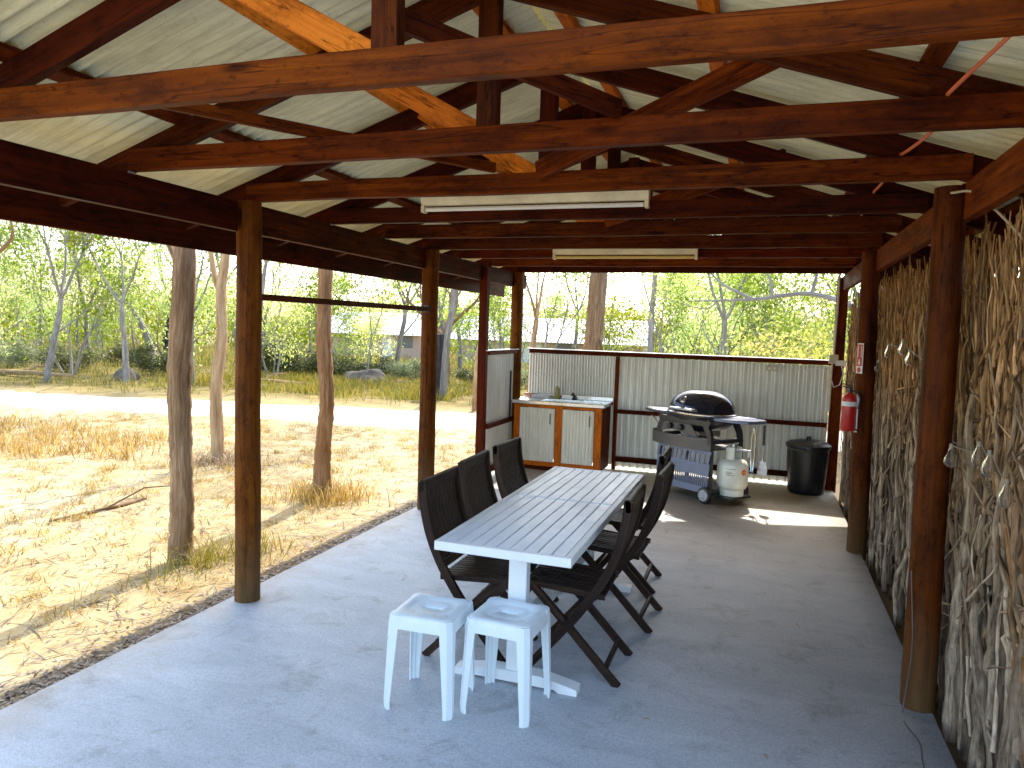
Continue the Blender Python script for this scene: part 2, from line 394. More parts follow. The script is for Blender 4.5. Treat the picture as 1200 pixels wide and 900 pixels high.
# ------------------------------------------------------------------ mesh helpers
class MB:
    def __init__(s):
        s.v = []; s.f = []; s.uv = []; s.tint = []
        s.cur = (1, 1, 1)
    def quad_grid(s, rings, closed=True, uvs=None, cap0=False, cap1=False):
        """rings: list of lists of points"""
        n = len(rings[0]); base = len(s.v)
        for r in rings:
            s.v.extend([tuple(p) for p in r])
        m = n if closed else n - 1
        for i in range(len(rings) - 1):
            for j in range(m):
                a = base + i * n + j; b = base + i * n + (j + 1) % n
                s.f.append((a, b, b + n, a + n))
                if uvs:
                    u0, u1 = uvs[0][i], uvs[0][i + 1]; v0, v1 = uvs[1][j], uvs[1][j + 1]
                    s.uv.append(((u0, v0), (u0, v1), (u1, v1), (u1, v0)))
                else:
                    s.uv.append(((0, 0),) * 4)
                s.tint.append(s.cur)
        for flag, i in ((cap0, 0), (cap1, len(rings) - 1)):
            if flag:
                idx = [base + i * n + j for j in range(n)]
                if i == 0:
                    idx = idx[::-1]
                s.f.append(tuple(idx)); s.tint.append(s.cur)
                c = sum((Vector(s.v[k]) for k in idx), Vector()) / n
                s.uv.append(tuple(((Vector(s.v[k]) - c).length * 0.3 + 0.1 * k % 1, (Vector(s.v[k]) - c).length) for k in idx))
        return s
    def beam(s, p0, p1, w, h, up=(0, 0, 1), ch=0.004, wob=0.0):
        """bar of width w (sideways) and height h (along up)"""
        p0 = Vector(p0); p1 = Vector(p1); d = (p1 - p0); L = d.length; d.normalize()
        up = Vector(up); side = d.cross(up)
        if side.length < 1e-4:
            side = d.cross(Vector((0, 1, 0)))
        side.normalize(); up = side.cross(d)
        a, b = w / 2, h / 2; ch = min(ch, a * .4, b * .4)
        sec = [(-a + ch, -b), (a - ch, -b), (a, -b + ch), (a, b - ch), (a - ch, b), (-a + ch, b), (-a, b - ch), (-a, -b + ch)]
        per = [0]
        for i in range(8):
            q0, q1 = sec[i], sec[(i + 1) % 8]
            per.append(per[-1] + math.hypot(q1[0] - q0[0], q1[1] - q0[1]))
        ou, ov = rnd.random() * 30, rnd.random() * 30
        nseg = max(1, int(L / 0.7)) if wob else 1
        rings = []; us = []
        for i in range(nseg + 1):
            f = i / nseg
            c = p0 + d * (L * f)
            if wob and 0 < i < nseg:
                c = c + up * rnd.uniform(-wob, wob) + side * rnd.uniform(-wob, wob)
            rings.append([c + side * x + up * y for x, y in sec]); us.append(ou + L * f)
        s.quad_grid(rings, True, (us, [ov + x for x in per]), True, True)
        return s
    def box(s, lo, hi, ch=0.003):
        lo = Vector(lo); hi = Vector(hi); sz = hi - lo; ax = max(range(3), key=lambda i: sz[i]); c = (lo + hi) / 2
        p0 = c.copy(); p1 = c.copy(); p0[ax] = lo[ax]; p1[ax] = hi[ax]
        up = (0, 0, 1) if ax != 2 else (0, 1, 0)
        if ax == 2: w, h = sz[0], sz[1]
        elif ax == 0: w, h = sz[1], sz[2]
        else: w, h = sz[0], sz[2]
        return s.beam(p0, p1, w, h, up, ch)
    def tube(s, pts, rad, sides=8, cap=True, wob=0.0, uoff=None, seed=None):
        pts = [Vector(p) for p in pts]
        if not hasattr(rad, '__len__'): rad = [rad] * len(pts)
        ou = rnd.random() * 30 if uoff is None else uoff
        rings = []; us = []; L = 0
        prev = None
        for i, p in enumerate(pts):
            d = (pts[min(i + 1, len(pts) - 1)] - pts[max(i - 1, 0)])
            if d.length < 1e-9: d = Vector((0, 0, 1))
            d.normalize()
            if prev is None:
                x = d.cross(Vector((0.31, 0.95, 0.1)))
                if x.length < 1e-3: x = d.cross(Vector((1, 0, 0)))
            else:
                x = prev - d * prev.dot(d)
            x.normalize(); prev = x; y = d.cross(x)
            if i: L += (p - pts[i - 1]).length
            ring = []
            for j in range(sides):
                a = 2 * math.pi * j / sides
                rr = rad[i] * (1 + (rnd.uniform(-wob, wob) if wob else 0))
                ring.append(p + x * (math.cos(a) * rr) + y * (math.sin(a) * rr))
            rings.append(ring); us.append(ou + L)
        rm = max(rad)
        s.quad_grid(rings, True, (us, [2 * math.pi * rm * j / sides for j in range(sides + 1)]), cap, cap)
        return s
    def lathe(s, prof, c=(0, 0, 0), sides=32, sx=1, sy=1, cap=False, axis='Z'):
        c = Vector(c); rings = []
        for r, z in prof:
            ring = []
            for j in range(sides):
                a = 2 * math.pi * j / sides
                x, y = r * math.cos(a) * sx, r * math.sin(a) * sy
                if axis == 'Z': ring.append(c + Vector((x, y, z)))
                elif axis == 'Y': ring.append(c + Vector((x, -z, y)))
                else: ring.append(c + Vector((z, x, y)))
            rings.append(ring)
        s.quad_grid(rings, True, ([z for r, z in prof], [j / sides for j in range(sides + 1)]), cap, cap)
        return s
    def prism(s, poly, z0, z1, xf=None):
        """extrude a 2-D polygon between z0 and z1, xf maps (x,y,z)"""
        xf = xf or (lambda x, y, z: (x, y, z))
        s.quad_grid([[xf(x, y, z0) for x, y in poly], [xf(x, y, z1) for x, y in poly]], True, ([z0, z1], [0.1 * i for i in range(len(poly) + 1)]), True, True)
        return s
    def sheet(s, grid, thick=None):
        """grid: rows of points, open sheet"""
        n = len(grid[0])
        s.quad_grid(grid, False, ([0.1 * i for i in range(len(grid))], [0.05 * j for j in range(n + 1)]))
        return s
    def build(s, name, mat, parent=None, smooth=True, tint=False, angle=38):
        me = bpy.data.meshes.new(name)
        me.from_pydata(s.v, [], s.f)
        uvl = me.uv_layers.new(name='UVMap')
        flat = [c for f in s.uv for p in f for c in p]
        uvl.data.foreach_set('uv', flat)
        if tint:
            at = me.attributes.new('tint', 'FLOAT_COLOR', 'FACE')
            at.data.foreach_set('color', [x for c in s.tint for x in (*c, 1)])
        if smooth:
            me.shade_smooth()
            me.set_sharp_from_angle(angle=R_(angle))
        me.materials.append(mat)
        me.update()
        o = bpy.data.objects.new(name, me)
        COL.objects.link(o)
        if parent: o.parent = parent
        return o

def np_mesh(name, V, F, mat, parent=None, smooth=False):
    """V (n,3) array, F (m,k) array"""
    me = bpy.data.meshes.new(name)
    m, k = F.shape
    me.vertices.add(len(V)); me.vertices.foreach_set('co', V.astype(np.float32).ravel())
    me.loops.add(m * k); me.loops.foreach_set('vertex_index', F.astype(np.int32).ravel())
    me.polygons.add(m); me.polygons.foreach_set('loop_start', np.arange(0, m * k, k, dtype=np.int32))
    me.update(calc_edges=True)
    if smooth: me.shade_smooth()
    me.materials.append(mat)
    o = bpy.data.objects.new(name, me)
    COL.objects.link(o)
    if parent: o.parent = parent
    return o

def thing(name, label, cat, loc=(0, 0, 0), rz=0.0, group=None):
    o = bpy.data.objects.new(name, None)
    o.empty_display_size = 0.1
    COL.objects.link(o)
    o.location = loc; o.rotation_euler = (0, 0, rz)
    tag(o, label, cat, group)
    return o
def tag(o, label=None, cat=None, group=None, kind=None):
    if label: o['label'] = label
    if cat: o['category'] = cat
    if group: o['group'] = group
    if kind: o['kind'] = kind
    return o
def dup(root, loc, rz, label=None, group=None, scale=None):
    r = root.copy(); COL.objects.link(r); r.location = loc; r.rotation_euler = (0, 0, rz)
    if label: r['label'] = label
    if group: r['group'] = group
    if scale: r.scale = scale
    for ch in list(root.children):
        c = ch.copy(); COL.objects.link(c); c.parent = r
        for g in list(ch.children):
            d = g.copy(); COL.objects.link(d); d.parent = c
    return r
def structure(o):
    o['kind'] = 'structure'; return o

# ------------------------------------------------------------------ ground, track, floor
def fbm(x, y, s=1.0):
    return mnoise.fractal(Vector((x * s, y * s, 3.7)), 1.0, 2.0, 4)
def gh(x, y):
    dip = -0.7 * min(1, max(0, (y - 20) / 22))
    amp = min(1.0, max(0.0, math.hypot(max(0, max(-3.0 - x, x - 0.9)), max(0, y - 9.3, -6 - y)) / 1.5))
    return -0.085 + dip + amp * (0.05 * fbm(x, y, 0.5) + 0.018 * fbm(x, y, 2.6))

xs = np.unique(np.concatenate([np.linspace(-900, -60, 16), np.linspace(-60, -24, 40), np.linspace(-24, 6, 260), np.linspace(6, 60, 40), np.linspace(60, 900, 14)]))
ys = np.unique(np.concatenate([np.linspace(-900, -20, 14), np.linspace(-20, -2, 30), np.linspace(-2, 16, 190), np.linspace(16, 45, 90), np.linspace(45, 120, 30), np.linspace(120, 1500, 14)]))
V = np.array([(x, y, gh(x, y)) for y in ys for x in xs])
nx, ny = len(xs), len(ys)
ii = (np.arange(ny - 1)[:, None] * nx + np.arange(nx - 1)[None, :]).ravel()
F = np.stack([ii, ii + 1, ii + 1 + nx, ii + nx], 1)
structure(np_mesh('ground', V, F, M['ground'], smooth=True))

def track_mid(x): return 12.5 + 0.195 * (x + 7.5)
def track_edges(x):
    m = track_mid(x)
    w = 1.15 + 0.12 * math.sin(x * 0.7) + 0.25 * mnoise.noise(Vector((x * 0.9, 1.2, 0)))
    w2 = 1.15 + 0.25 * mnoise.noise(Vector((x * 0.8, 7.7, 0)))
    return m - w - .15, m + w2 + .15
mb = MB(); rows = []
for i in range(0, 241):
    x = -60 + i * 0.3
    y0, y1 = track_edges(x)
    rows.append([(x, y0 + (y1 - y0) * k / 8, gh(x, y0 + (y1 - y0) * k / 8) + 0.035 * math.sin(math.pi * k / 8) ** 0.5 - 0.004) for k in range(9)])
mb.sheet(rows)
structure(mb.build('dirt_track', M['track'], angle=80))

FX0, FX1, FY0, FY1 = -3.02, 0.835, -5.0, 9.35
mb = MB()
# slab with slightly rounded, worn edge
def slab_ring(ins, z):
    pts = []
    n = 60
    for i in range(n): pts.append((FX0 + ins, FY0 + ins + (FY1 - FY0 - 2 * ins) * i / n, z))
    for i in range(10): pts.append((FX0 + ins + (FX1 - FX0 - 2 * ins) * i / 10, FY1 - ins, z))
    for i in range(n): pts.append((FX1 - ins, FY1 - ins - (FY1 - FY0 - 2 * ins) * i / n, z))
    for i in range(10): pts.append((FX1 - ins - (FX1 - FX0 - 2 * ins) * i / 10, FY0 + ins, z))
    return [(x + 0.006 * mnoise.noise(Vector((x * 3, y * 3, 0))), y, zz) for x, y, zz in pts]
mb.quad_grid([slab_ring(0.0, -0.3), slab_ring(0.0, -0.012), slab_ring(0.010, 0.0)], True, None, False, True)
structure(mb.build('floor', M['concrete'], angle=60))

# ------------------------------------------------------------------ picnic shelter
SH = thing('picnic_shelter', 'open gabled timber picnic shelter with log posts and corrugated iron roof', 'shelter', (-1.09, 5, 0))
SH_INV = Matrix.Translation((1.09, -5, 0))
def sb(mb, name, mat, parent=None, **kw):
    o = mb.build(name, mat, None, **kw)
    o.parent = parent or SH
    # vertices were written in world coordinates; the shelter's own origin sits at (-1.09, 5, 0)
    o.data.transform(SH_INV)
    return o
XC = -1.09
def zr(x): return 3.15 - 0.335 * abs(x - XC)       # top of rafters
TR = [1.97, 2.80, 3.65, 4.54, 5.33, 6.15, 6.92, 7.80, 8.63]
ZC = 2.40
for k, y in enumerate(TR, 2):
    mat = M['beam'] if k in (2, 3, 4, 8, 9) else M['beam_dark']
    mb = MB()
    for sgn in (-1, 1):
        xe = -3.44 if sgn < 0 else 1.26
        yo = y + 0.046
        p0 = Vector((XC, yo, zr(XC) - 0.058)); p1 = Vector((xe, yo, zr(xe) - 0.058))
        mb.beam(p0, p1, 0.042, 0.112, (0, 0, 1), wob=0.002)
    tr = sb(mb, 'truss', M['beam_dark'])
    zj = rnd.uniform(-.004, .004)
    mb = MB().beam((-2.925, y, ZC + .052 + zj), (0.80, y, ZC + .052 - zj), 0.05, 0.104, wob=0.004)
    sb(mb, 'tie_beam', mat, tr)
    mb = MB().beam((XC, y + .0, ZC + .104), (XC, y + .0, zr(XC) - 0.01), 0.088, 0.05, (0, 1, 0))
    sb(mb, 'king_post', M['beam_dark'], tr)
    if k in (1, 2, 3, 4, 6, 8):
        mb = MB().beam((XC - .035, y + .002, ZC + .075), (-1.80, y + .002, zr(-1.80) - 0.06), 0.045, 0.088)
        sb(mb, 'web', M['pine'], tr)
    mb = MB().box((-2.9275, y - .020, ZC - .01), (-2.9262, y + .020, ZC + .10), .0004)
    sb(mb, 'strap', M['galv'], tr)
# purlins on the rafters
for d in (0.16, 0.83, 1.57, 2.28):
    for sgn in (-1, 1):
        x = XC + sgn * d
        sl_ = Vector((sgn, 0, -0.335)).normalized(); nrm = Vector((sgn * 0.335, 0, 1)).normalized()
        c = Vector((x, 0, zr(x))) + nrm * 0.019
        mb = MB().beam((c.x, 1.38, c.z), (c.x, 9.62, c.z), 0.072, 0.036, nrm, wob=0.002)
        sb(mb, 'purlin', M['pine'] if d in (0.83, 0.16) else M['beam'])
# roof sheets: corrugations run from ridge to eave
for sgn in (-1, 1):
    xe = -3.52 if sgn < 0 else 1.34
    nrm = Vector((sgn * 0.335, 0, 1)).normalized()
    pitch = 0.0762
    ysamp = np.arange(1.33, 9.72, pitch / 8)
    rows = []
    for f in (0, 0.33, 0.66, 1.0):
        x = XC + (xe - XC) * f
        base = Vector((x, 0, zr(x))) + nrm * 0.047
        rows.append([(base.x + nrm.x * 0.0125 * math.sin(2 * math.pi * y / pitch), y, base.z + nrm.z * 0.0125 * math.sin(2 * math.pi * y / pitch)) for y in ysamp])
    mb = MB(); mb.sheet(rows if sgn > 0 else rows)
    o = sb(mb, 'roof_sheet', M['roof_metal'], angle=70)
mb = MB()
rows = []
for x, z in ((-1.29, -.038), (-1.20, -.006), (-1.09, .045), (-.98, -.006), (-.89, -.038)):
    rows.append([(x, yy, zr(XC) + 0.085 + z) for yy in (1.32, 9.73)])
mb.sheet(rows); sb(mb, 'ridge_cap', M['roof_metal'])
# wall plates, fascias
XL, XR = -2.955, 0.80
for y0, y1 in ((1.40, 3.60), (3.60, 6.10), (6.10, 7.52), (7.52, 9.05)):
    sb(MB().beam((XL, y0 + .004, 2.31), (XL, y1 - .004, 2.308 + rnd.uniform(-.004, .004)), 0.05, 0.175, wob=.002), 'wall_plate', M['beam_dark'])
for y0, y1 in ((1.40, 3.70), (3.76, 6.36), (6.40, 9.05)):
    sb(MB().beam((XR + .02, y0 + .004, 2.325), (XR + .02, y1 - .004, 2.32), 0.05, 0.165, wob=.002), 'wall_plate', M['beam'])
sb(MB().beam((-3.465, 1.35, 2.25), (-3.465, 9.68, 2.25), 0.03, 0.215), 'fascia', M['beam_dark'])
sb(MB().beam((1.285, 1.35, 2.25), (1.285, 9.68, 2.25), 0.03, 0.215), 'fascia', M['beam_dark'])
# posts
def log_post(x, y, ztop, r0, r1, lean=(0, 0), seed=0, notch=None):
    n = 26
    pts = []; rad = []
    for i in range(n + 1):
        f = i / n; z = -0.06 + (ztop + .06) * f
        pts.append((x + lean[0] * f + 0.006 * mnoise.noise(Vector((z * 1.3, seed, 0))), y + lean[1] * f + 0.006 * mnoise.noise(Vector((z * 1.3, seed + 9, 0))), z))
        rad.append((r0 + (r1 - r0) * f) * (1 + 0.03 * mnoise.noise(Vector((z * 2.2, seed + 3, 1)))))
    mb = MB().tube(pts, rad, 18, True, 0.012)
    return sb(mb, 'post', M['log'], angle=60)
log_post(-2.905, 3.63, 2.395, 0.076, 0.072, seed=1)
log_post(-2.905, 6.13, 2.395, 0.078, 0.075, seed=2)
log_post(-2.90, 8.62, 2.395, 0.076, 0.074, seed=3)
log_post(0.775, 3.77, 2.39, 0.074, 0.066, (-0.02, 0), seed=4)
log_post(0.80, 6.40, 2.39, 0.075, 0.068, (-0.035, 0), seed=5)
sb(MB().beam((-2.915, 7.53, -.02), (-2.915, 7.53, 2.36), 0.09, 0.09, (0, 1, 0), .006), 'post', M['beam'])
sb(MB().beam((0.80, 8.93, -.02), (0.80, 8.93, 2.38), 0.115, 0.115, (0, 1, 0), .006), 'post', M['beam'])
# pipe rail between two left posts with its clamp
rail = sb(MB().beam((-2.90, 3.70, 1.845), (-2.90, 6.06, 1.855), 0.036, 0.04), 'hanging_rail', M['beam_dark'])
mb = MB().box((-2.925, 6.035, 1.825), (-2.875, 6.062, 1.89)); sb(mb, 'bracket', M['black_metal'], rail)
# diagonal wind brace under the left rafters
sb(MB().beam((-2.42, 2.06, ZC + .135), (-1.36, 3.60, ZC + .125), 0.03, 0.05), 'wind_brace', M['beam'])
sb(MB().beam((-1.12, 3.60, ZC + .10), (0.06, 2.86, ZC + .345), 0.04, 0.095), 'wind_brace', M['beam'])
sb(MB().beam((-1.14, 2.02, ZC + .24), (-0.55, 2.74, ZC + .12), 0.03, 0.07), 'wind_brace', M['beam_dark'])
sb(MB().beam((-1.12, 5.28, ZC + .10), (0.06, 4.60, ZC + .345), 0.04, 0.095), 'wind_brace', M['beam'])
# blocks between rafters
for (y, x) in ((2.35, -2.0),):
    pass

# ------------------------------------------------------------------ corrugated walls
def corr_vertical(x0, x1, z0, z1, y, pitch, amp, along='X'):
    n = int((x1 - x0) / pitch * 12)
    rows = []
    for z in (z0, (z0 + z1) / 2, z1):
        row = []
        for i in range(n + 1):
            s_ = x0 + (x1 - x0) * i / n
            o_ = amp * (math.sin(2 * math.pi * s_ / pitch) if amp > .01 else (1 - 2 * abs(math.sin(math.pi * s_ / pitch)) ** .8))
            row.append((s_, y + o_, z) if along == 'X' else (y + o_, s_, z))
        rows.append(row)
    return MB().sheet(rows)
WY = 9.0
BW = thing('corrugated_wall', 'long half-height corrugated iron wall closing the far end, behind the barbecue', 'wall', (0, 0, 0))
corr_vertical(-2.84, -1.715, 0.05, 1.40, WY, 0.036, 0.008).build('sheet', M['wall_metal'], BW, angle=70)
corr_vertical(-1.665, 0.735, 0.03, 1.40, WY + .012, 0.086, 0.024).build('sheet', M['wall_metal'], BW, angle=70)
MB().box((-2.83, WY - .05, 1.405), (0.735, WY + .045, 1.455), .004).build('top_rail', M['beam'], BW)
MB().box((-2.86, WY - .062, 1.457), (0.735, WY + .057, 1.464), .001).build('capping', M['steel'], BW)
MB().box((-1.712, WY - .05, 0.0), (-1.668, WY + .03, 1.402), .004).build('stud', M['beam'], BW)
MB().box((-1.664, WY - .055, 0.70), (0.73, WY - .012, 0.75), .004).build('mid_rail', M['beam'], BW)
MB().box((-1.664, WY - .055, 0.10), (0.73, WY - .012, 0.165), .004).build('bottom_rail', M['beam_dark'], BW)
SW = thing('corrugated_wall', 'short half-height corrugated iron side wall between thin post and corner post', 'wall', (0, 0, 0))
corr_vertical(7.585, 8.54, 0.05, 1.40, -2.90, 0.06, 0.009, 'Y').build('sheet', M['wall_metal'], SW, angle=70)
MB().box((-2.945, 7.58, 1.405), (-2.85, 8.54, 1.45), .004).build('top_rail', M['beam'], SW)
MB().box((-2.96, 7.50, 1.452), (-2.835, 8.56, 1.459), .001).build('capping', M['steel'], SW)
MB().box((-2.888, 7.58, 0.58), (-2.845, 8.54, 0.63), .004).build('mid_rail', M['beam'], SW)
MB().box((-2.888, 7.58, 0.07), (-2.845, 8.54, 0.14), .004).build('bottom_rail', M['beam'], SW)
MB().box((-2.880, 8.36, 0.63), (-2.86, 8.385, 1.2), .003).build('conduit', M['black_plastic'], SW)

# ------------------------------------------------------------------ outdoor sink cabinet
CX0, CX1, CYF, CYB = -2.83, -1.745, 8.42, 8.94
CB = thing('sink_cabinet', 'timber framed sink cabinet with cream corrugated doors in the far left corner', 'cabinet', (-2.3, 8.7, 0))
CI = Matrix.Translation((2.3, -8.7, 0))
def cb(mb, name, mat, parent=None, **kw):
    o = mb.build(name, mat, None, **kw); o.parent = parent or CB; o.data.transform(CI); return o
mb = MB()
for x0, x1 in ((CX0, CX0 + .075), (-2.31, -2.22), (CX1 - .085, CX1)):
    mb.box((x0, CYF, 0.06), (x1, CYF + .04, 0.80), .004)
mb.box((CX0 + .077, CYF + .004, .765), (-2.312, CYF + .036, .80)); mb.box((-2.218, CYF + .004, .765), (CX1 - .087, CYF + .036, .80))
mb.box((CX0 + .077, CYF + .004, .06), (-2.312, CYF + .036, .115)); mb.box((-2.218, CYF + .004, .06), (CX1 - .087, CYF + .036, .115))
cb(mb, 'frame', M['redwood'])
mb = MB().box((CX1 - .022, CYF + .043, 0.04), (CX1, CYB, 0.80), .003); cb(mb, 'side_panel', M['beam'])
mb = MB().box((CX0, CYF + .043, 0.04), (CX0 + .022, CYB, 0.80), .003); cb(mb, 'side_panel', M['beam'])
mb = MB().box((CX0 + .03, CYF + .06, 0.0), (CX1 - .03, CYF + .08, 0.058), .003); cb(mb, 'plinth', M['beam_dark'])
for x0, x1 in ((CX0 + .077, -2.312), (-2.218, CX1 - .087)):
    d = cb(corr_vertical(x0 + .004, x1 - .004, 0.118, 0.762, CYF - .006, 0.040, 0.0075), 'door', M['door_metal'], angle=70)
    mb = MB().tube([(x1 - .05, CYF - .012, .70), (x1 - .05, CYF - .035, .69), (x1 - .05, CYF - .035, .59), (x1 - .05, CYF - .012, .58)], .006, 8)
    cb(mb, 'handle', M['black_metal'], d)
mb = MB()
mb.box((CX0 - .05, CYF - .03, .806), (CX1 + .03, CYF + .02, .85), .006)
mb.box((CX0 - .05, CYF + .022, .806), (-2.56, CYB, .846), .003); mb.box((-2.06, CYF + .022, .806), (CX1 + .03, CYB, .846), .003)
mb.box((-2.558, CYB - .10, .806), (-2.062, CYB, .846), .003); mb.box((-2.558, CYF + .022, .806), (-2.062, CYF + .07, .846), .003)
mb.box((CX0 - .05, CYB - .02, .848), (CX1 + .03, CYB + .004, .895), .003)
cb(mb, 'benchtop', M['chrome'])
mb = MB()
rings = []
for (ins, z) in ((0, .846), (.012, .84), (.02, .72), (.06, .70)):
    x0, x1, y0, y1 = -2.556 + ins, -2.064 - ins, CYF + .074 + ins, CYB - .104 - ins
    rings.append([(x0, y0, z), (x1, y0, z), (x1, y1, z), (x0, y1, z)])
mb.quad_grid(rings, True, None, False, True); cb(mb, 'sink_bowl', M['chrome'])
mb = MB().tube([(-2.2, CYB - .06, .846), (-2.2, CYB - .06, .90), (-2.2, CYB - .08, .925), (-2.2, CYB - .13, .93), (-2.2, CYB - .17, .915), (-2.2, CYB - .175, .90)], .011, 10)
mb.lathe([(.028, .846), (.028, .86), (.02, .87), (.016, .895)], (-2.2, CYB - .06, 0), 14)
cb(mb, 'tap', M['black_metal'])
sp = thing('soap_bottle', 'amber pump soap bottle beside the sink tap', 'bottle', (-2.42, 8.87, .847))
MB().lathe([(0.0, 0), (.036, 0), (.038, .01), (.038, .10), (.030, .13), (.012, .145), (.012, .165)], (0, 0, 0), 16).build('bottle_body', M['soap'], sp)
MB().lathe([(.014, .165), (.014, .18), (.005, .182), (.005, .21), (0, .211)], (0, 0, 0), 12).tube([(0, 0, .207), (.0, -.035, .205)], .005, 8).build('pump', M['white_paint'], sp)
dr = thing('draining_rack', 'small pale dish tray lying on the left of the sink bench', 'tray', (-2.62, 8.86, .847))
mb = MB().box((-.12, -.05, 0.001), (.12, .05, .008), .002)
for a, b in (((-.12, -.05), (.12, -.045)), ((-.12, .045), (.12, .05)), ((-.12, -.05), (-.115, .05)), ((.115, -.05), (.12, .05))):
    mb.box((a[0], a[1], .009), (b[0], b[1], .035), .001)
mb.build('tray_body', M['white_paint'], dr)

# ------------------------------------------------------------------ table
TX0, TX1, TY0, TY1, TZ = -1.365, -0.725, 2.985, 5.02, 0.73
TB = thing('dining_table', 'long white slatted table with two pedestal legs in the middle of the floor', 'table', ((TX0 + TX1) / 2, (TY0 + TY1) / 2, 0))
TI = Matrix.Translation((-(TX0 + TX1) / 2, -(TY0 + TY1) / 2, 0))
def tb(mb, name, mat, parent=None, **kw):
    o = mb.build(name, mat, None, **kw); o.parent = parent or TB; o.data.transform(TI); return o
mb = MB(); ns = 9
ym = 4.04
for (ya, yb) in ((TY0 + .032, ym - .010), (ym + .010, TY1 - .032)):
    w = (TX1 - TX0 - .064) / ns
    for i in range(ns):
        x0 = TX0 + .032 + i * w
        mb.box((x0 + .0028, ya, TZ - .022), (x0 + w - .0028, yb, TZ - rnd.uniform(0, .0012)), .0025)
tb(mb, 'tabletop', M['table_paint'])
mb = MB()
mb.box((TX0, TY0, TZ - .042), (TX1, TY0 + .030, TZ), .003); mb.box((TX0, TY1 - .030, TZ - .042), (TX1, TY1, TZ), .003)
mb.box((TX0, TY0 + .031, TZ - .042), (TX0 + .032, TY1 - .031, TZ), .003); mb.box((TX1 - .032, TY0 + .031, TZ - .042), (TX1, TY1 - .031, TZ), .003)
for yy in (3.4, 3.75, 4.35, 4.7):
    mb.box((TX0 + .034, yy - .03, TZ - .05), (TX1 - .034, yy + .03, TZ - .0235), .002)
tb(mb, 'table_frame', M['table_edge'])
for yy in (3.27, 4.74):
    xm = (TX0 + TX1) / 2
    lg = tb(MB().box((xm - .045, yy - .03, 0.065), (xm + .045, yy + .03, TZ - .052), .004), 'pedestal', M['table_edge'])
    prof = [(-.31, .0), (-.22, .0), (-.20, .012), (.20, .012), (.22, 0), (.31, 0), (.31, .03), (.13, .064), (-.13, .064), (-.31, .03)]
    tb(MB().prism(prof, yy - .04, yy + .04, lambda a, b, c: (xm + a, c, b)), 'foot', M['table_edge'], lg)
    tb(MB().box((xm - .25, yy - .03, TZ - .10), (xm + .25, yy + .03, TZ - .053), .004), 'bearer', M['table_edge'], lg)
    tb(MB().lathe([(0, .004), (.012, .004), (.014, 0)], (xm, yy - .03, .30), 12, axis='Y'), 'bolt', M['steel'], lg)
tb(MB().box(((TX0 + TX1) / 2 - .02, 3.302, .20), ((TX0 + TX1) / 2 + .02, 4.708, .29), .004), 'stretcher', M['table_edge'])

# ------------------------------------------------------------------ folding chairs
def smoothline(pts, n=14):
    pts = [Vector(p) for p in pts]; out = []
    P = [pts[0] * 2 - pts[1]] + pts + [pts[-1] * 2 - pts[-2]]
    for i in range(1, len(P) - 2):
        for k in range(n):
            u = k / n; a, b, c, d = P[i - 1], P[i], P[i + 1], P[i + 2]
            out.append(0.5 * ((2 * b) + (c - a) * u + (2 * a - 5 * b + 4 * c - d) * u * u + (3 * b - a - 3 * c + d) * u ** 3))
    out.append(pts[-1]); return out
def ribbon(mb, line, y0, y1, wid):
    """flat curved member in the x-z plane, y0..y1 thick"""
    L = []; Rr = []
    n = len(line)
    for i, p in enumerate(line):
        d = (line[min(i + 1, n - 1)] - line[max(i - 1, 0)]).normalized()
        nn = Vector((-d.z, 0, d.x)); w = wid[i] if hasattr(wid, '__len__') else wid
        L.append(p + nn * w / 2); Rr.append(p - nn * w / 2)
    rings = []; us = []; s_ = 0
    for i in range(n):
        if i: s_ += (line[i] - line[i - 1]).length
        us.append(s_)
        rings.append([(L[i].x, y0, L[i].z), (L[i].x, y1, L[i].z), (Rr[i].x, y1, Rr[i].z), (Rr[i].x, y0, Rr[i].z)])
    mb.quad_grid(rings, True, (us, [0, .03, .08, .11, .16]), True, True)
STILE = smoothline([(.0, 0, .915), (.012, 0, .80), (.045, 0, .66), (.105, 0, .52), (.20, 0, .37), (.33, 0, .20), (.50, 0, .0)], 5)
def stile_x(z):
    best = min(STILE, key=lambda p: abs(p.z - z)); return best.x
HW = 0.212
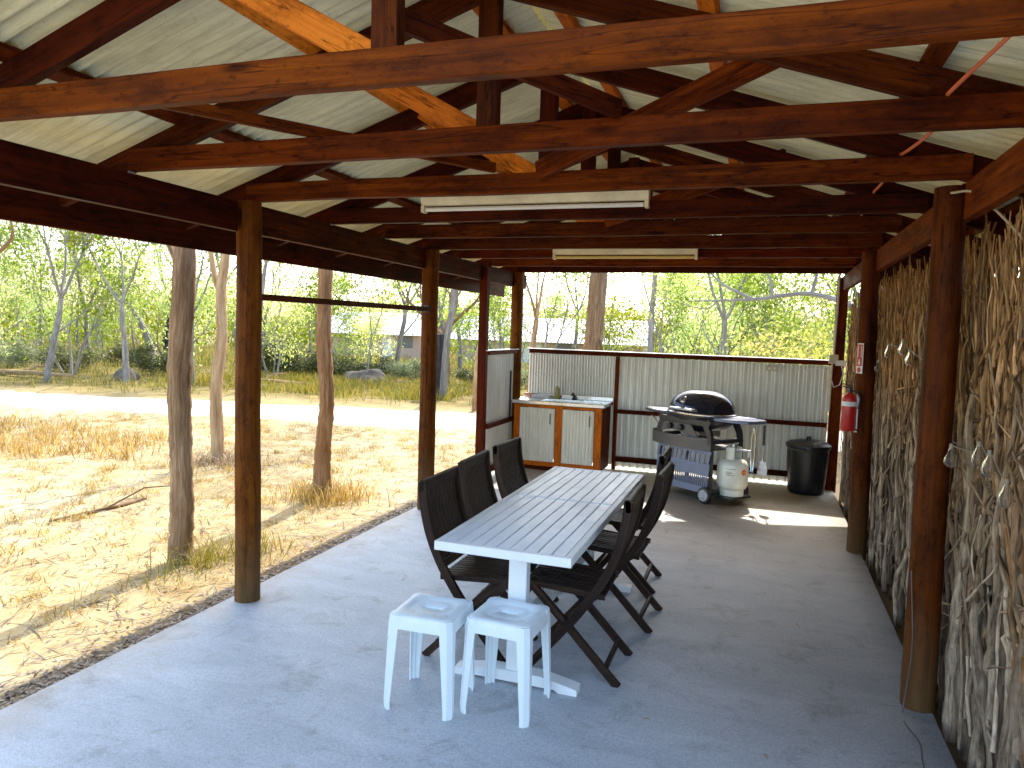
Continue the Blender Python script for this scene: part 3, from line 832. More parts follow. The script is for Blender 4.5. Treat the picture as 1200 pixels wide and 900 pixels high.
def make_chair(label):
    r = thing('folding_chair', label, 'chair', (0, 0, 0), 0, 'dark folding slat chairs round the table')
    wds = [0.042 if p.z > .3 else .038 for p in STILE]
    for s in (-1, 1):
        mb = MB(); ribbon(mb, STILE, s * HW - .012, s * HW + .012, wds)
        mb.build('front_leg', M['chairwood'], r)
        line = smoothline([(.475, 0, .455), (.30, 0, .285), (.02, 0, .0)], 5)
        mb = MB(); ribbon(mb, line, s * (HW - .028) - .011, s * (HW - .028) + .011, .038)
        mb.build('rear_leg', M['chairwood'], r)
    MB().beam((.085, -HW + .04, .075), (.085, HW - .04, .075), .022, .03).build('stretcher', M['chairwood'], r)
    MB().beam((.38, -HW + .014, .135), (.38, HW - .014, .135), .02, .03).build('stretcher', M['chairwood'], r)
    # seat: slats run front to back between two cross bearers
    mb = MB()
    n = 9; w = (2 * HW - .10) / n
    for i in range(n):
        y = -HW + .05 + (i + .5) * w
        mb.beam((.10, y, .432), (.50, y, .458), w - .009, .014, ch=.002)
    st = mb.build('seat', M['chairwood'], r)
    mb = MB().beam((.495, -HW + .03, .440), (.495, HW - .03, .440), .022, .03); mb.beam((.15, -HW + .03, .420), (.15, HW - .03, .420), .022, .028)
    for s in (-1, 1): mb.beam((.10, s * (HW - .032), .428), (.50, s * (HW - .032), .455), .018, .03)
    mb.build('seat_frame', M['chairwood'], st)
    # back: top rail, lower rail, upright slats
    bk = MB().beam((stile_x(.89) - .001, -HW - .012, .893), (stile_x(.89) - .001, HW + .012, .893), .025, .062, (0.1, 0, 1), .006)
    bo = bk.build('backrest', M['chairwood'], r)
    MB().beam((stile_x(.50), -HW + .013, .50), (stile_x(.50), HW - .013, .50), .022, .04, (-.5, 0, 1)).build('lower_rail', M['chairwood'], bo)
    mb = MB(); n = 10; w = (2 * HW - .03) / n
    for i in range(n):
        y = -HW + .015 + (i + .5) * w
        ribbon(mb, [Vector((stile_x(z) + .0, 0, z)) for z in (.865, .76, .66, .58, .515)], y - w / 2 + .006, y + w / 2 - .006, .012)
    mb.build('back_slats', M['chairwood'], bo)
    return r
ch = make_chair('dark folding chair left of the table nearest the white stools')
ch.location = (-1.595, 3.54, 0)
dup(ch, (-1.635, 4.13, 0), R_(1.5), 'middle dark folding chair on the left side of the table')
dup(ch, (-1.645, 4.77, 0), R_(-2), 'dark folding chair at the far left end of the table, facing the barbecue side')
dup(ch, (-0.555, 3.585, 0), R_(180.5), 'dark folding chair on the right of the table nearest the white stools')
dup(ch, (-0.495, 4.285, 0), R_(178.5), 'middle dark folding chair on the right side of the table')
dup(ch, (-0.575, 4.93, 0), R_(181), 'dark folding chair at the far right end of the table, closest to the barbecue')

# ------------------------------------------------------------------ plastic stools
def sq(half, r, n=6):
    pts = []
    for cx, cy, a0 in ((1, 1, 0), (-1, 1, 90), (-1, -1, 180), (1, -1, 270)):
        for k in range(n + 1):
            a = R_(a0 + 90 * k / n)
            pts.append((cx * (half - r) + r * math.cos(a), cy * (half - r) + r * math.sin(a)))
    return pts
def make_stool(label):
    r = thing('plastic_stool', label, 'stool', (0, 0, 0), 0, 'white plastic stools at the near end of the table')
    mb = MB(); H = .432
    N = 28
    def slot(a_, b_):
        pts = []
        for (x, y) in sq(1, .5):
            a = math.atan2(y, x)
            ca, sa = math.cos(a), math.sin(a)
            pts.append((a_ * (abs(ca) ** .75) * (1 if ca > 0 else -1), b_ * (abs(sa) ** .9) * (1 if sa > 0 else -1)))
        return pts
    def oval(k):
        return [(k * math.cos(math.atan2(y, x)), k * .92 * math.sin(math.atan2(y, x))) for x, y in sq(1, .5)]
    lev = [(slot(.040, .013), H - .05), (slot(.040, .013), H - .012), (slot(.045, .017), H - .0075), (oval(.085), H - .007), (oval(.112), H - .006), (oval(.120), H - .001),
           (sq(.132, .035), H), (sq(.142, .035), H - .003), (sq(.147, .037), H - .012), (sq(.150, .037), H - .03), (sq(.153, .036), H - .062), (sq(.149, .035), H - .062), (sq(.142, .03), H - .02)]
    mb.quad_grid([[(x, y, z) for x, y in pts] for pts, z in lev], True)
    mb.build('seat', M['white_plastic'], r, angle=50)
    # legs: corner angle sections with a groove down the corner
    for k in range(4):
        c, s = ((1, 1), (-1, 1), (-1, -1), (1, -1))[k]
        rings = []
        for f in (0, .12, .3, .6, .92, 1.0):
            z = (H - .004) * (1 - f)
            hw = .148 + .014 * f + (.0035 if f in (.12, .3, .6, .92) else 0)
            w = .058 - .022 * f
            prof = [(hw, hw - w), (hw, hw - .020), (hw - .007, hw - .013), (hw - .013, hw - .007), (hw - .020, hw), (hw - w, hw), (hw - w, hw - .006), (hw - .022, hw - .008), (hw - .018, hw - .018), (hw - .008, hw - .022), (hw - .006, hw - w)]
            rings.append([(c * x, s * y, z) for x, y in (prof if c * s > 0 else prof[::-1])])
        MB().quad_grid(rings, True, None, True, True).build('leg', M['white_plastic'], r, angle=30)
    return r
stl = make_stool('white plastic stool on the left with a slot in its seat, beside the table end')
stl.location = (-1.358, 2.965, 0); stl.rotation_euler = (0, 0, R_(2))
dup(stl, (-1.018, 3.05, 0), R_(-3), 'right of the two white plastic stools, in front of the table pedestal')

# ------------------------------------------------------------------ fluorescent lights
def fluoro(loc, L, label, diff):
    r = thing('fluorescent_light', label, 'light fitting', loc)
    mb = MB()
    prof = [(-.03, .045), (.03, .045), (.034, .0), (.018, -.03), (-.018, -.03), (-.034, 0)]
    mb.prism(prof, -L / 2, L / 2, lambda a, b, c: (c, a, b + .03))
    mb.build('batten', M['fixture'], r)
    MB().tube([(-L / 2 + .03, -.012, -.026), (L / 2 - .03, -.012, -.026)], .0135, 14).build('tube', diff, r)
    for s in (-1, 1):
        MB().box((s * L / 2 - (.0 if s < 0 else .024), -.028, -.045), (s * L / 2 + (.024 if s < 0 else 0), .022, .0), .003).build('lamp_holder', M['fixture'], r)
    return r
fluoro((-1.435, 4.455, 2.492), 1.49, 'nearer bounce-tinted white fluorescent batten with bare white tube under the roof beams', M['tube'])
fluoro((-1.28, 6.855, 2.425), 1.35, 'farther fluorescent batten with yellowed tube above the far end', M['tube_yellow'])

# ------------------------------------------------------------------ barbecue
BQ = thing('barbecue', 'black domed gas barbecue on a wheeled cart in front of the corrugated wall', 'barbecue', (-.58, 7.98, 0), R_(-37))
def bq(mb, name, mat, parent=None, **kw): return mb.build(name, mat, parent or BQ, **kw)
# bowl and lid (superellipse plan)
def dome(prof, sides=48, ax=.365, ay=.285, e=2.5):
    rings = []
    for f, z in prof:
        ring = []
        for j in range(sides):
            a = 2 * math.pi * j / sides; ca, sa = math.cos(a), math.sin(a)
            ring.append((ax * f * math.copysign(abs(ca) ** (2 / e), ca), ay * f * math.copysign(abs(sa) ** (2 / e), sa), z))
        rings.append(ring)
    return rings
mb = MB().quad_grid(dome([(.35, .70), (.62, .715), (.84, .755), (.95, .80), (.985, .855), (1.0, .86), (1.0, .872)]), True, None, True, True)
bowl = bq(mb, 'bowl', M['black_metal'])
mb = MB().quad_grid(dome([(1.015, .874), (1.02, .885), (1.0, .893), (.985, .905), (.95, .955), (.88, 1.005), (.76, 1.05), (.60, 1.085), (.42, 1.108), (.2, 1.12), (.02, 1.122)]), True, None, True, True)
lid = bq(mb, 'lid', M['lid'], angle=50)
mb = MB().quad_grid(dome([(1.018, .873), (1.034, .878), (1.034, .887), (1.018, .892)]), True); bq(mb, 'rim', M['chrome'], lid)
mb = MB().tube([(-.16, -.262, .925), (-.15, -.315, .93), (.15, -.315, .93), (.16, -.262, .925)], .014, 10); bq(mb, 'handle', M['steel'], lid)
mb = MB().lathe([(0, .03), (.034, .03), (.04, .02), (.04, -.03)], (0, 0, 0), 20, axis='Y')
th = bq(mb, 'thermometer', M['chrome'], lid); th.location = (-.04, -.235, 1.015); th.rotation_euler = (R_(-42), 0, 0)
mb = MB().lathe([(0, .032), (.026, .032)], (0, 0, 0), 16, axis='Y'); td = bq(mb, 'dial', M['black_metal'], lid); td.location = (-.04, -.235, 1.015); td.rotation_euler = (R_(-42), 0, 0)
# side shelves
for s, mt in ((-1, 'shelf_metal'), (1, 'panel_blue')):
    poly = [(.30, -.17), (.36, -.22), (.55, -.20), (.70, -.13), (.735, -.05), (.735, .09), (.69, .17), (.5, .20), (.30, .17)]
    pl = [(s * a, b) for a, b in poly]
    if s < 0: pl = pl[::-1]
    mb = MB()
    ring0 = [(x, y, .845) for x, y in pl]; ring1 = [(x, y, .866) for x, y in pl]; ring2 = [(x * .985 + s * .004, y * .95, .874) for x, y in pl]
    mb.quad_grid([ring0, ring1, ring2], True, None, True, True)
    bq(mb, 'side_shelf', M[mt])
# cradle: front arch, back arch and cross pieces
mb = MB()
for y in (-.255, .20):
    ribs = [(-.36, .60), (-.345, .70), (-.30, .78), (-.34, .84)]
    for s in (-1, 1):
        line = [Vector((s * a, 0, b)) for a, b in ribs]
        ribbon(mb, line, y - .02, y + .02, [.05, .055, .07, .05])
    mb.box((-.34, y - .018, .775), (.34, y + .018, .838), .006)
mb.box((-.37, -.235, .60), (-.33, .18, .64), .005); mb.box((.33, -.235, .60), (.37, .18, .64), .005)
bq(mb, 'cradle', M['black_metal'])
mb = MB()
poly = [(-.33, .655), (-.27, .775), (.10, .775), (.20, .66), (.12, .655), (-.1, .70), (-.2, .70)]
mb.prism(poly, -.272, -.258, lambda a, b, c: (a, c, b))
fp = bq(mb, 'control_panel', M['tray'])
for kx in (-.17, -.02):
    mb = MB().lathe([(0, .045), (.028, .043), (.034, .03), (.034, 0)], (kx, -.272, .735), 18, axis='Y')
    bq(mb, 'knob', M['black_plastic'], fp)
mb = MB().box((-.13, -.16, .63), (.13, .16, .70), .01); bq(mb, 'drip_tray', M['steel'])
mb = MB().tube([(.05, -.19, .72), (.12, -.21, .66), (.26, .0, .62), (.30, .25, .56), (.27, .33, .52)], .008, 8); bq(mb, 'gas_hose', M['black_plastic'])
# basket tray
mb = MB(); rows = []
arc = [(-.56, -.02), (-.54, -.14), (-.47, -.235), (-.30, -.30), (-.1, -.325), (.12, -.315), (.30, -.285), (.365, -.26)]
arc = [(p.x, p.y) for p in smoothline([(a, b, 0) for a, b in arc], 4)]
for (dx, z) in ((0, .655), (0, .53), (.012, .53), (.012, .655), (0, .655)):
    rows.append([(x * (1 - dx), y * (1 - dx * 3), z) for x, y in arc])
mb.sheet(rows)
mb.prism([(x * .985, y * .95) for x, y in arc] + [(.365, .2), (-.5, .2)], .535, .545)
bq(mb, 'front_basket', M['tray'])
mb = MB().tube([(-.545, -.03, .65), (-.60, -.05, .71), (-.66, -.07, .78)], .011, 8); bq(mb, 'basket_handle', M['chrome'])
# cart frame and slotted front panel
mb = MB()
for x in (-.36, .36):
    for y in (-.225, .225):
        if x < 0 or True:
            mb.beam((x, y, .02 if x < 0 else .06), (x * .97, y, .60), .035, .035)
    mb.beam((x, -.205, .10), (x, .205, .10), .03, .035)
mb.beam((-.34, .225, .10), (.34, .225, .10), .03, .035); mb.beam((-.34, -.20, .10), (.34, -.20, .10), .03, .035)
mb.box((-.34, -.20, .118), (.34, .20, .126), .002)
mb.box((.378, -.16, .062), (.56, .16, .082), .004)
bq(mb, 'cart_frame', M['black_metal'])
mb = MB()
x0, x1 = -.36, .375
def tilt(a, b, c): return (a, c - .02 * (1 - (b - .1) / .43), b)
def slab(pa, pb, pc, pd):
    mb.prism([pa, pb, pc, pd], -.258, -.247, tilt)
def xr(z): return x0 + .02 * (z - .1), x1 - .03 * (.53 - z) / .43
for z0, z1 in ((.10, .165), (.275, .40), (.50, .53)):
    a0, b0 = xr(z0); a1, b1 = xr(z1); slab((a0, z0), (b0, z0), (b1, z1), (a1, z1))
n = 26
for i in range(n + 1):
    x = x0 + .012 + (x1 - x0 - .045) * i / n
    slab((x - .006, .166), (x + .006, .166), (x + .006, .274), (x - .006, .274))
n = 11
for i in range(n + 1):
    x = x0 + .012 + (x1 - x0 - .05) * i / n
    slab((x - .014, .401), (x + .014, .401), (x + .026, .499), (x - .002, .499))
bq(mb, 'front_panel', M['panel_blue'])
for y in (-.285, .285):
    mb = MB().lathe([(.012, -.022), (.06, -.024), (.077, -.022), (.085, -.012), (.085, .012), (.077, .022), (.06, .024), (.012, .022)], (.34, y, .086), 28, axis='Y')
    w = bq(mb, 'wheel', M['black_plastic'])
    sg = 1 if y < 0 else -1
    mb = MB().lathe([(0, .034 * sg), (.018, .034 * sg), (.022, .028 * sg), (.056, .027 * sg), (.060, .02 * sg)], (.34, y, .086), 24, axis='Y')
    for k in range(6):
        a = k * math.pi / 3
        mb.beam((.34 + .02 * math.cos(a), y - .030 * sg, .086 + .02 * math.sin(a)), (.34 + .055 * math.cos(a), y - .030 * sg, .086 + .055 * math.sin(a)), .008, .012, (0, 1, 0))
    bq(mb, 'hub', M['grey_plastic'], w)
mb = MB().tube([(.34, -.26, .086), (.34, .26, .086)], .008, 8); bq(mb, 'axle', M['steel'])

# gas bottle
GB = thing('gas_bottle', 'cream gas cylinder with a round orange sticker, standing beside the barbecue cart', 'gas bottle', (-.225, 7.715, .088), R_(8))
MB().lathe([(0, .065), (.10, .055), (.135, .075), (.152, .11), (.155, .15), (.155, .28), (.150, .312), (.132, .345), (.10, .368), (.04, .38), (0, .382)], (0, 0, 0), 40).build('cylinder_body', M['gas_paint'], GB, angle=70)
MB().lathe([(.115, 0.0), (.118, 0.0), (.118, .062), (.115, .062)], (0, 0, 0), 32).build('foot_ring', M['gas_paint'], GB)
mb = MB(); rings = []
for f in range(0, 25):
    a = R_(-20 + 290 * f / 24)
    rings.append([(.076 * math.cos(a), .076 * math.sin(a), .355), (.080 * math.cos(a), .080 * math.sin(a), .355), (.080 * math.cos(a), .080 * math.sin(a), .49), (.076 * math.cos(a), .076 * math.sin(a), .49)])
mb.quad_grid(rings, True, None, True, True); mb.build('collar', M['gas_paint'], GB)
mb = MB().tube([(0, 0, .41), (0, 0, .48)], .018, 12); mb.tube([(.0, 0, .46), (.12, -.03, .46), (.15, -.04, .44)], .013, 10); mb.lathe([(0, .52), (.028, .52), (.03, .51), (.03, .485), (0, .485)], (0, 0, 0), 14)
mb.tube([(.15, -.04, .47), (.15, -.04, .40)], .026, 12)
mb.build('valve', M['steel'], GB)
def on_cyl(a0, z0, w, h, r=.1562, shape='rect', n=14):
    mb = MB()
    if shape == 'disc':
        rings = []
        for k in range(0, 2):
            rr = (0.0001, w)[k]
            rings.append([(r * math.cos(a0 + rr * math.cos(t_) / r), r * math.sin(a0 + rr * math.cos(t_) / r), z0 + rr * math.sin(t_)) for t_ in [2 * math.pi * j / 24 for j in range(24)]])
        mb.quad_grid(rings, True)
    else:
        rows = [[(r * math.cos(a0 + w * (i / n - .5) / r), r * math.sin(a0 + w * (i / n - .5) / r), z) for i in range(n + 1)] for z in (z0 - h / 2, z0 + h / 2)]
        mb.sheet(rows)
    return mb
st = on_cyl(R_(-52), .255, .030, 0, shape='disc').build('sticker', M['orange_label'], GB)
on_cyl(R_(-52), .255, .032, .010, r=.1575).build('sticker_print', M['yellow_mark'], st)
mb = MB()
for z, w, c_ in ((.285, .10, -104), (.255, .06, -110), (.243, .075, -108), (.233, .05, -112), (.222, .085, -104)):
    b = on_cyl(R_(c_), z, w, .0045)
    off = len(mb.v); mb.v += b.v; mb.f += [tuple(i + off for i in f) for f in b.f]; mb.uv += b.uv; mb.tint += b.tint
mb.build('printed_lines', M['ink'], GB)

# utensils hanging from the right shelf
c37, s37 = math.cos(R_(-37)), math.sin(R_(-37))
def bqw(x, y, z): return (-.58 + x * c37 - y * s37, 7.98 + x * s37 + y * c37, z)
tg = thing('tongs', 'long steel tongs hanging under the right barbecue shelf', 'tongs', bqw(.68, .00, .36), R_(-37))
mb = MB()
for s in (-1, 1):
    mb.tube([(0, 0, .44), (s * .018, 0, .36), (s * .022, 0, .18), (s * .010, 0, .03), (s * .012, -.01, 0)], [.006, .007, .007, .008, .012], 8)
mb.build('arms', M['chrome'], tg); MB().lathe([(0, .445), (.012, .445), (.012, .425), (0, .425)], (0, 0, 0), 10).build('hinge', M['chrome'], tg)
sp2 = thing('spatula', 'dark-handled spatula with wide steel blade hanging at the far right of the barbecue', 'spatula', bqw(.73, .09, .33), R_(-20))
MB().tube([(0, 0, .50), (0, 0, .30)], .012, 10).build('handle', M['black_plastic'], sp2)
MB().tube([(0, 0, .30), (0, .004, .14)], .006, 8).build('shaft', M['chrome'], sp2)
MB().prism([(-.03, .14), (.03, .14), (.048, .08), (.048, .012), (.035, 0), (-.035, 0), (-.048, .012), (-.048, .08)], -.002, .002, lambda a, b, c: (a, c, b)).build('blade', M['chrome'], sp2)

# ------------------------------------------------------------------ bin
BN = thing('rubbish_bin', 'round black plastic rubbish bin with lid in the far right corner', 'bin', (.53, 8.64, 0), R_(70))
BN.scale = (.94, .94, .98)
MB().lathe([(0, 0.004), (.190, .004), (.20, .015), (.212, .15), (.23, .50), (.244, .51), (.244, .535), (.226, .535), (.20, .03), (0, .03)], (0, 0, 0), 48).build('bin_body', M['black_plastic'], BN)
bl = MB().lathe([(.252, .53), (.252, .552), (.235, .56), (.21, .578), (.12, .596), (.02, .60), (0, .60)], (0, 0, 0), 48).build('lid', M['black_plastic'], BN)
MB().tube([(-.06, 0, .592), (-.05, 0, .63), (.05, 0, .63), (.06, 0, .592)], .012, 8).build('lid_handle', M['black_plastic'], bl)
for s in (-1, 1):
    MB().box((s * .275 - .035, -.055, .50), (s * .275 + .035, .055, .525), .006).build('handle', M['black_plastic'], BN)
mb = MB()
for k in range(28):
    a = 2 * math.pi * k / 28
    mb.beam((.203 * math.cos(a), .203 * math.sin(a), .05), (.2285 * math.cos(a), .2285 * math.sin(a), .47), .012, .006, (math.cos(a), math.sin(a), 0), .002)
mb.build('ribs', M['black_plastic'], BN)

# ------------------------------------------------------------------ extinguisher and sign on the second right post
EX = thing('fire_extinguisher', 'red fire extinguisher with white band hanging on the second right post', 'extinguisher', (.665, 6.30, .985))
MB().lathe([(0, .004), (.048, 0), (.054, .012), (.054, .245), (.047, .272), (.025, .290), (.02, .30), (0, .30)], (0, 0, 0), 28).build('cylinder_body', M['red_paint'], EX)
MB().lathe([(.0546, .196), (.0552, .197), (.0552, .230), (.0546, .231)], (0, 0, 0), 28).build('band', M['white_paint'], EX)
mb = MB(); rows = [[(.0549 * math.cos(R_(a)), .0549 * math.sin(R_(a)), z) for a in range(160, 200, 5)] for z in (.08, .16)]
mb.sheet(rows).build('instruction_label', M['white_paint'], EX)
mb = MB().tube([(0, 0, .30), (0, 0, .335)], .017, 12); mb.beam((.02, 0, .335), (-.06, -.012, .35), .016, .008); mb.beam((.02, 0, .352), (-.055, -.012, .372), .016, .008)
mb.tube([(.0, 0, .32), (.05, -.03, .31), (.07, -.045, .26), (.062, -.04, .18)], .008, 8)
mb.build('valve_lever', M['black_plastic'], EX)
MB().box((.056, -.03, .02), (.064, .03, .30), .002).box((.045, -.035, .0), (.064, .035, -.006), .001).build('bracket', M['white_paint'], EX)
SG = thing('extinguisher_sign', 'narrow red and white fire extinguisher sign on the second right post above the extinguisher', 'sign', (.724, 6.32, 1.44), R_(-60))
MB().box((-.037, -.003, 0), (.037, .0, .235), .001).build('plate', M['white_paint'], SG)
mb = MB().box((-.030, -.0055, .055), (.030, -.0035, .228), .0005); mb.build('red_field', M['red_paint'], SG)
MB().lathe([(0, .0055), (.022, .0055), (.022, .0035)], (0, 0, .027), 24, axis='Y').build('symbol', M['red_paint'], SG)
mb = MB().box((-.022, -.0075, .125), (-.017, -.006, .215), .0003); mb.box((.017, -.0075, .125), (.022, -.006, .215), .0003)
mb.prism([(0, .062), (.014, .085), (.005, .085), (.005, .11), (-.005, .11), (-.005, .085), (-.014, .085)], -.0075, -.006, lambda a, b, c: (a, c, b))
mb.build('white_marks', M['white_paint'], SG)

# ------------------------------------------------------------------ electrical bits
CN = thing('conduit_pipe', 'cream electrical conduit running up the far right post to a junction box', 'conduit', (.735, 8.86, 0))
mb = MB().tube([(0, 0, 0.9), (.0, 0, 1.44)], .010, 10); mb.tube([(0.012, 0, 1.52), (.020, 0, 2.0), (.02, 0, 2.42)], .012, 10); mb.build('pipe', M['conduit'], CN)
MB().box((-.035, -.03, 1.43), (.06, .012, 1.53), .004).build('junction_box', M['conduit'], CN)
PS = thing('power_socket', 'small cream power socket under the top rail of the far wall', 'socket', (.11, 8.935, 1.345))
MB().box((-.065, -.012, -.03), (.065, .012, .03), .005).build('face_plate', M['conduit'], PS)
mb = MB()
for x in (-.03, .03): mb.box((x - .012, -.0165, -.012), (x + .012, -.0125, .012), .001)
mb.build('switches', M['white_paint'], PS)
MB().tube([(.067, 0, 0), (.12, .005, .02), (.25, .005, .015), (.50, -.0, .02), (.62, -.02, .05)], .006, 6).build('cable', M['white_paint'], PS)
SK = thing('plug_outlet', 'white weatherproof plug with dangling lead on the far right post', 'outlet', (.80, 8.855, 1.44))
MB().box((-.03, -.03, -.03), (.075, .012, .03), .006).build('outlet_box', M['white_paint'], SK)
MB().tube([(.03, -.034, -.03), (.05, -.05, -.12), (.02, -.05, -.24), (-.04, -.045, -.27), (-.06, -.04, -.2)], .005, 6).build('lead', M['white_paint'], SK)

oc = thing('extension_cord', 'thin orange cord looping through the roof beams on the right', 'cord', (.62, 3, 2.6))
pts = []
ctrl = [(.66, 1.95, 2.63), (.63, 2.30, 2.58), (.545, 2.70, 2.525), (.53, 2.80, 2.515), (.60, 3.05, 2.60), (.60, 3.35, 2.55), (.53, 3.62, 2.515), (.56, 3.95, 2.60), (.545, 4.3, 2.53), (.53, 4.52, 2.515), (.60, 4.95, 2.58), (.56, 5.32, 2.515), (.62, 5.8, 2.55), (.6, 6.14, 2.515), (.65, 6.6, 2.55), (.66, 7.0, 2.52), (.70, 8.6, 2.52)]
line = smoothline(ctrl, 6)
mb = MB().tube([p - Vector((.62, 3, 2.6)) for p in line], .007, 8); mb.build('cable', M['orange_cord'], oc)
fc = thing('floor_wire', 'thin dark wire trailing over the concrete from the nearest right post', 'wire', (.75, 3.4, 0))
mb = MB().tube([p - Vector((.75, 3.4, 0)) for p in smoothline([(.70, 3.72, .65), (.72, 3.69, .30), (.70, 3.68, .01), (.69, 3.55, .005), (.72, 3.40, .005), (.70, 3.20, .005), (.72, 2.9, .005)], 6)], .003, 6); mb.build('cable', M['grey_cord'], fc)
st_ = thing('bare_twig', 'pale bare twig poking out across the top of the nearest right post', 'twig', (.8, 3.6, 2.2))
mb = MB().tube([p - Vector((.8, 3.6, 2.2)) for p in smoothline([(.735, 3.67, 2.35), (.80, 3.60, 2.34), (.86, 3.52, 2.26), (.95, 3.42, 2.12)], 6)], [.005] * 18 + [.008], 6); mb.build('stem', M['twig'], st_)

# ------------------------------------------------------------------ brushwood screen on the right
BF = thing('brushwood_fence', 'tall rustic fence of tangled grey brown sticks along the right side of the shelter', 'fence', (1.0, 5, 0))
BI = Vector((1.0, 5, 0))
r2 = random.Random(11)
cols = [(.25, .155, .078), (.17, .098, .045), (.34, .23, .13), (.10, .054, .025), (.42, .31, .20), (.25, .12, .045), (.27, .18, .095)]
def stick(y, x, z0, z1, r, lean, wav, n, sides, mb, top_taper=.35, freq=2.1):
    c = r2.choice(cols); k = r2.uniform(.75, 1.2)
    zm = max(0, min(1, ((z0 + z1) / 2 - .7) / 1.0))             # tan and less weathered towards the top
    c = [a + (b_ - a) * zm * .75 for a, b_ in zip(c, (.36 * c[0] / .25, .185 * c[0] / .25, .062 * c[0] / .25))]
    mb.cur = tuple(min(.9, v * k) for v in c)
    pts = []; rad = []
    ph = r2.uniform(0, 100)
    for i in range(n + 1):
        f = i / n; z = z0 + (z1 - z0) * f
        wy = (mnoise.noise(Vector((z * freq, ph, 0))) + .55 * mnoise.noise(Vector((z * freq * 2.7, ph, 4)))) * wav
        wx = mnoise.noise(Vector((z * freq, ph + 31, 0))) * min(wav, .10) * .55
        pts.append(Vector((x + wx, y + lean * f + wy, z)) - BI)
        lump = 1 + .38 * mnoise.noise(Vector((z * 13, ph, 9))) + .25 * max(0, mnoise.noise(Vector((z * 5, ph, 19))))
        rad.append(max(.0025, r * lump * (1 - (1 - top_taper) * f ** 1.4)))
    t0 = len(mb.tint)
    mb.tube(pts, rad, sides, True, .12)
    lum = .3 * c[0] + .6 * c[1] + .1 * c[2]
    for i in range(n):
        f = max(0.0, min(1.0, 1 - (pts[i].z - .25) / 1.15)) * .8      # weathered grey low down
        g_ = (lum * 1.42, lum * 1.10, lum * .78)
        mb.tint[t0 + i * sides: t0 + (i + 1) * sides] = [tuple(min(.9, (a + (q_ - a) * f) * k) for a, q_ in zip(c, g_))] * sides
    return pts
# dense background layer, tinted darker to stand in for shade between the sticks
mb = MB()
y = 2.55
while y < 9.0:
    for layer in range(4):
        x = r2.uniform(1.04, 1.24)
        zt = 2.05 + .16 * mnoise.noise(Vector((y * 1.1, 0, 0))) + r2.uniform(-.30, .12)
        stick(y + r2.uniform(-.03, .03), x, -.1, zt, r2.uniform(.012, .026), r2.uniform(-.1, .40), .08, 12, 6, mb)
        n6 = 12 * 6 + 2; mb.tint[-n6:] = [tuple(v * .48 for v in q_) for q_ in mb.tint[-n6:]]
    y += .030
# finer sticks in front and at the top
for i in range(1500):
    y = r2.uniform(2.55, 8.9); z0 = r2.uniform(-.05, 1.5); L = r2.uniform(.35, 1.1)
    stick(y, r2.uniform(.90, 1.04), z0, min(z0 + L, 2.2 + r2.uniform(-.1, .12)), r2.uniform(.004, .012), r2.gauss(.12, .26), .07, 9, 5, mb, .4, 3.0)
for i in range(2000):
    y = r2.uniform(2.55, 8.9); z0 = r2.uniform(1.1, 1.8)
    stick(y, r2.uniform(.88, 1.15), z0, r2.uniform(1.8, 2.26), r2.uniform(.003, .009), r2.gauss(.10, .16), .08, 8, 5, mb, .3, 3.0)
for i in range(260):
    y = r2.uniform(2.55, 8.9); z0 = r2.uniform(.1, 1.9)
    stick(y, r2.uniform(.87, .95), z0, z0 + r2.uniform(.05, .35), r2.uniform(.003, .007), r2.choice((-1, 1)) * r2.uniform(.2, .6), .06, 8, 5, mb, .3, 3.0)
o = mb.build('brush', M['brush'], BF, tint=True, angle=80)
tag(o, kind='stuff')
# the stout stems that show largest
for i in range(100):
    y = 2.65 + 6.2 * ((i + r2.random()) / 100) ** 1.5
    near = max(0, 1 - (y - 2.5) / 3.2)
    mb = MB()
    r = r2.uniform(.011, .020) + near * r2.uniform(0, .022)
    pts = stick(y, r2.uniform(.885, 1.0), -.1, 1.9 + r2.uniform(-.9, .25), r, r2.gauss(.1, .2), r2.uniform(.05, .14), 30, 9, mb, .45, r2.uniform(1.4, 2.6))
    col = mb.cur
    for k in range(r2.randint(2, 4)):
        j = r2.randint(6, 25); b = pts[j]; L = r2.uniform(.2, .7); dy = r2.choice((-1, 1, 1)) * r2.uniform(.25, .8)
        br = [b + Vector((r2.uniform(-.02, .01) * t_ * 2, dy * L * t_ + .05 * L * math.sin(4 * t_ + k), L * t_ * (1 - .15 * t_))) for t_ in [q_ / 8 for q_ in range(9)]]
        if br[-1].z > 2.25 - BI.z: continue
        mb.cur = col
        mb.tube(br, [max(.003, r * .6 * (1 - .7 * q_ / 8)) for q_ in range(9)], 7, True, .10)
    mb.build('branch', M['brush'], BF, tint=True, angle=80)

# ------------------------------------------------------------------ festoon bulbs on the brushwood
SL = thing('string_lights', 'string of clear glass globe bulbs hung across the brushwood fence and right posts', 'string lights', (.85, 4, 1.3))
SLI = Vector((.85, 4, 1.3))
bulbs = [(6.27, 1.50), (5.84, 1.625), (5.28, 1.66), (5.02, 1.60), (4.30, 1.56), (4.12, 1.46), (4.0, 1.335), (3.80, 1.235), (3.62, 1.205), (3.40, 1.25), (3.25, 1.235), (3.02, 1.165)]
path = []
for i, (yy, zz) in enumerate(bulbs):
    xx = .85 if not 3.55 < yy < 4.2 else .80
    path.append((xx, yy, zz + .05))
    if i < len(bulbs) - 1:
        y2, z2 = bulbs[i + 1]
        path.append((.86, (yy + y2) / 2, (zz + z2) / 2 + .02))
cable = MB().tube([p - SLI for p in smoothline(path, 5)], .0024, 6).build('cable', M['wire'], SL)
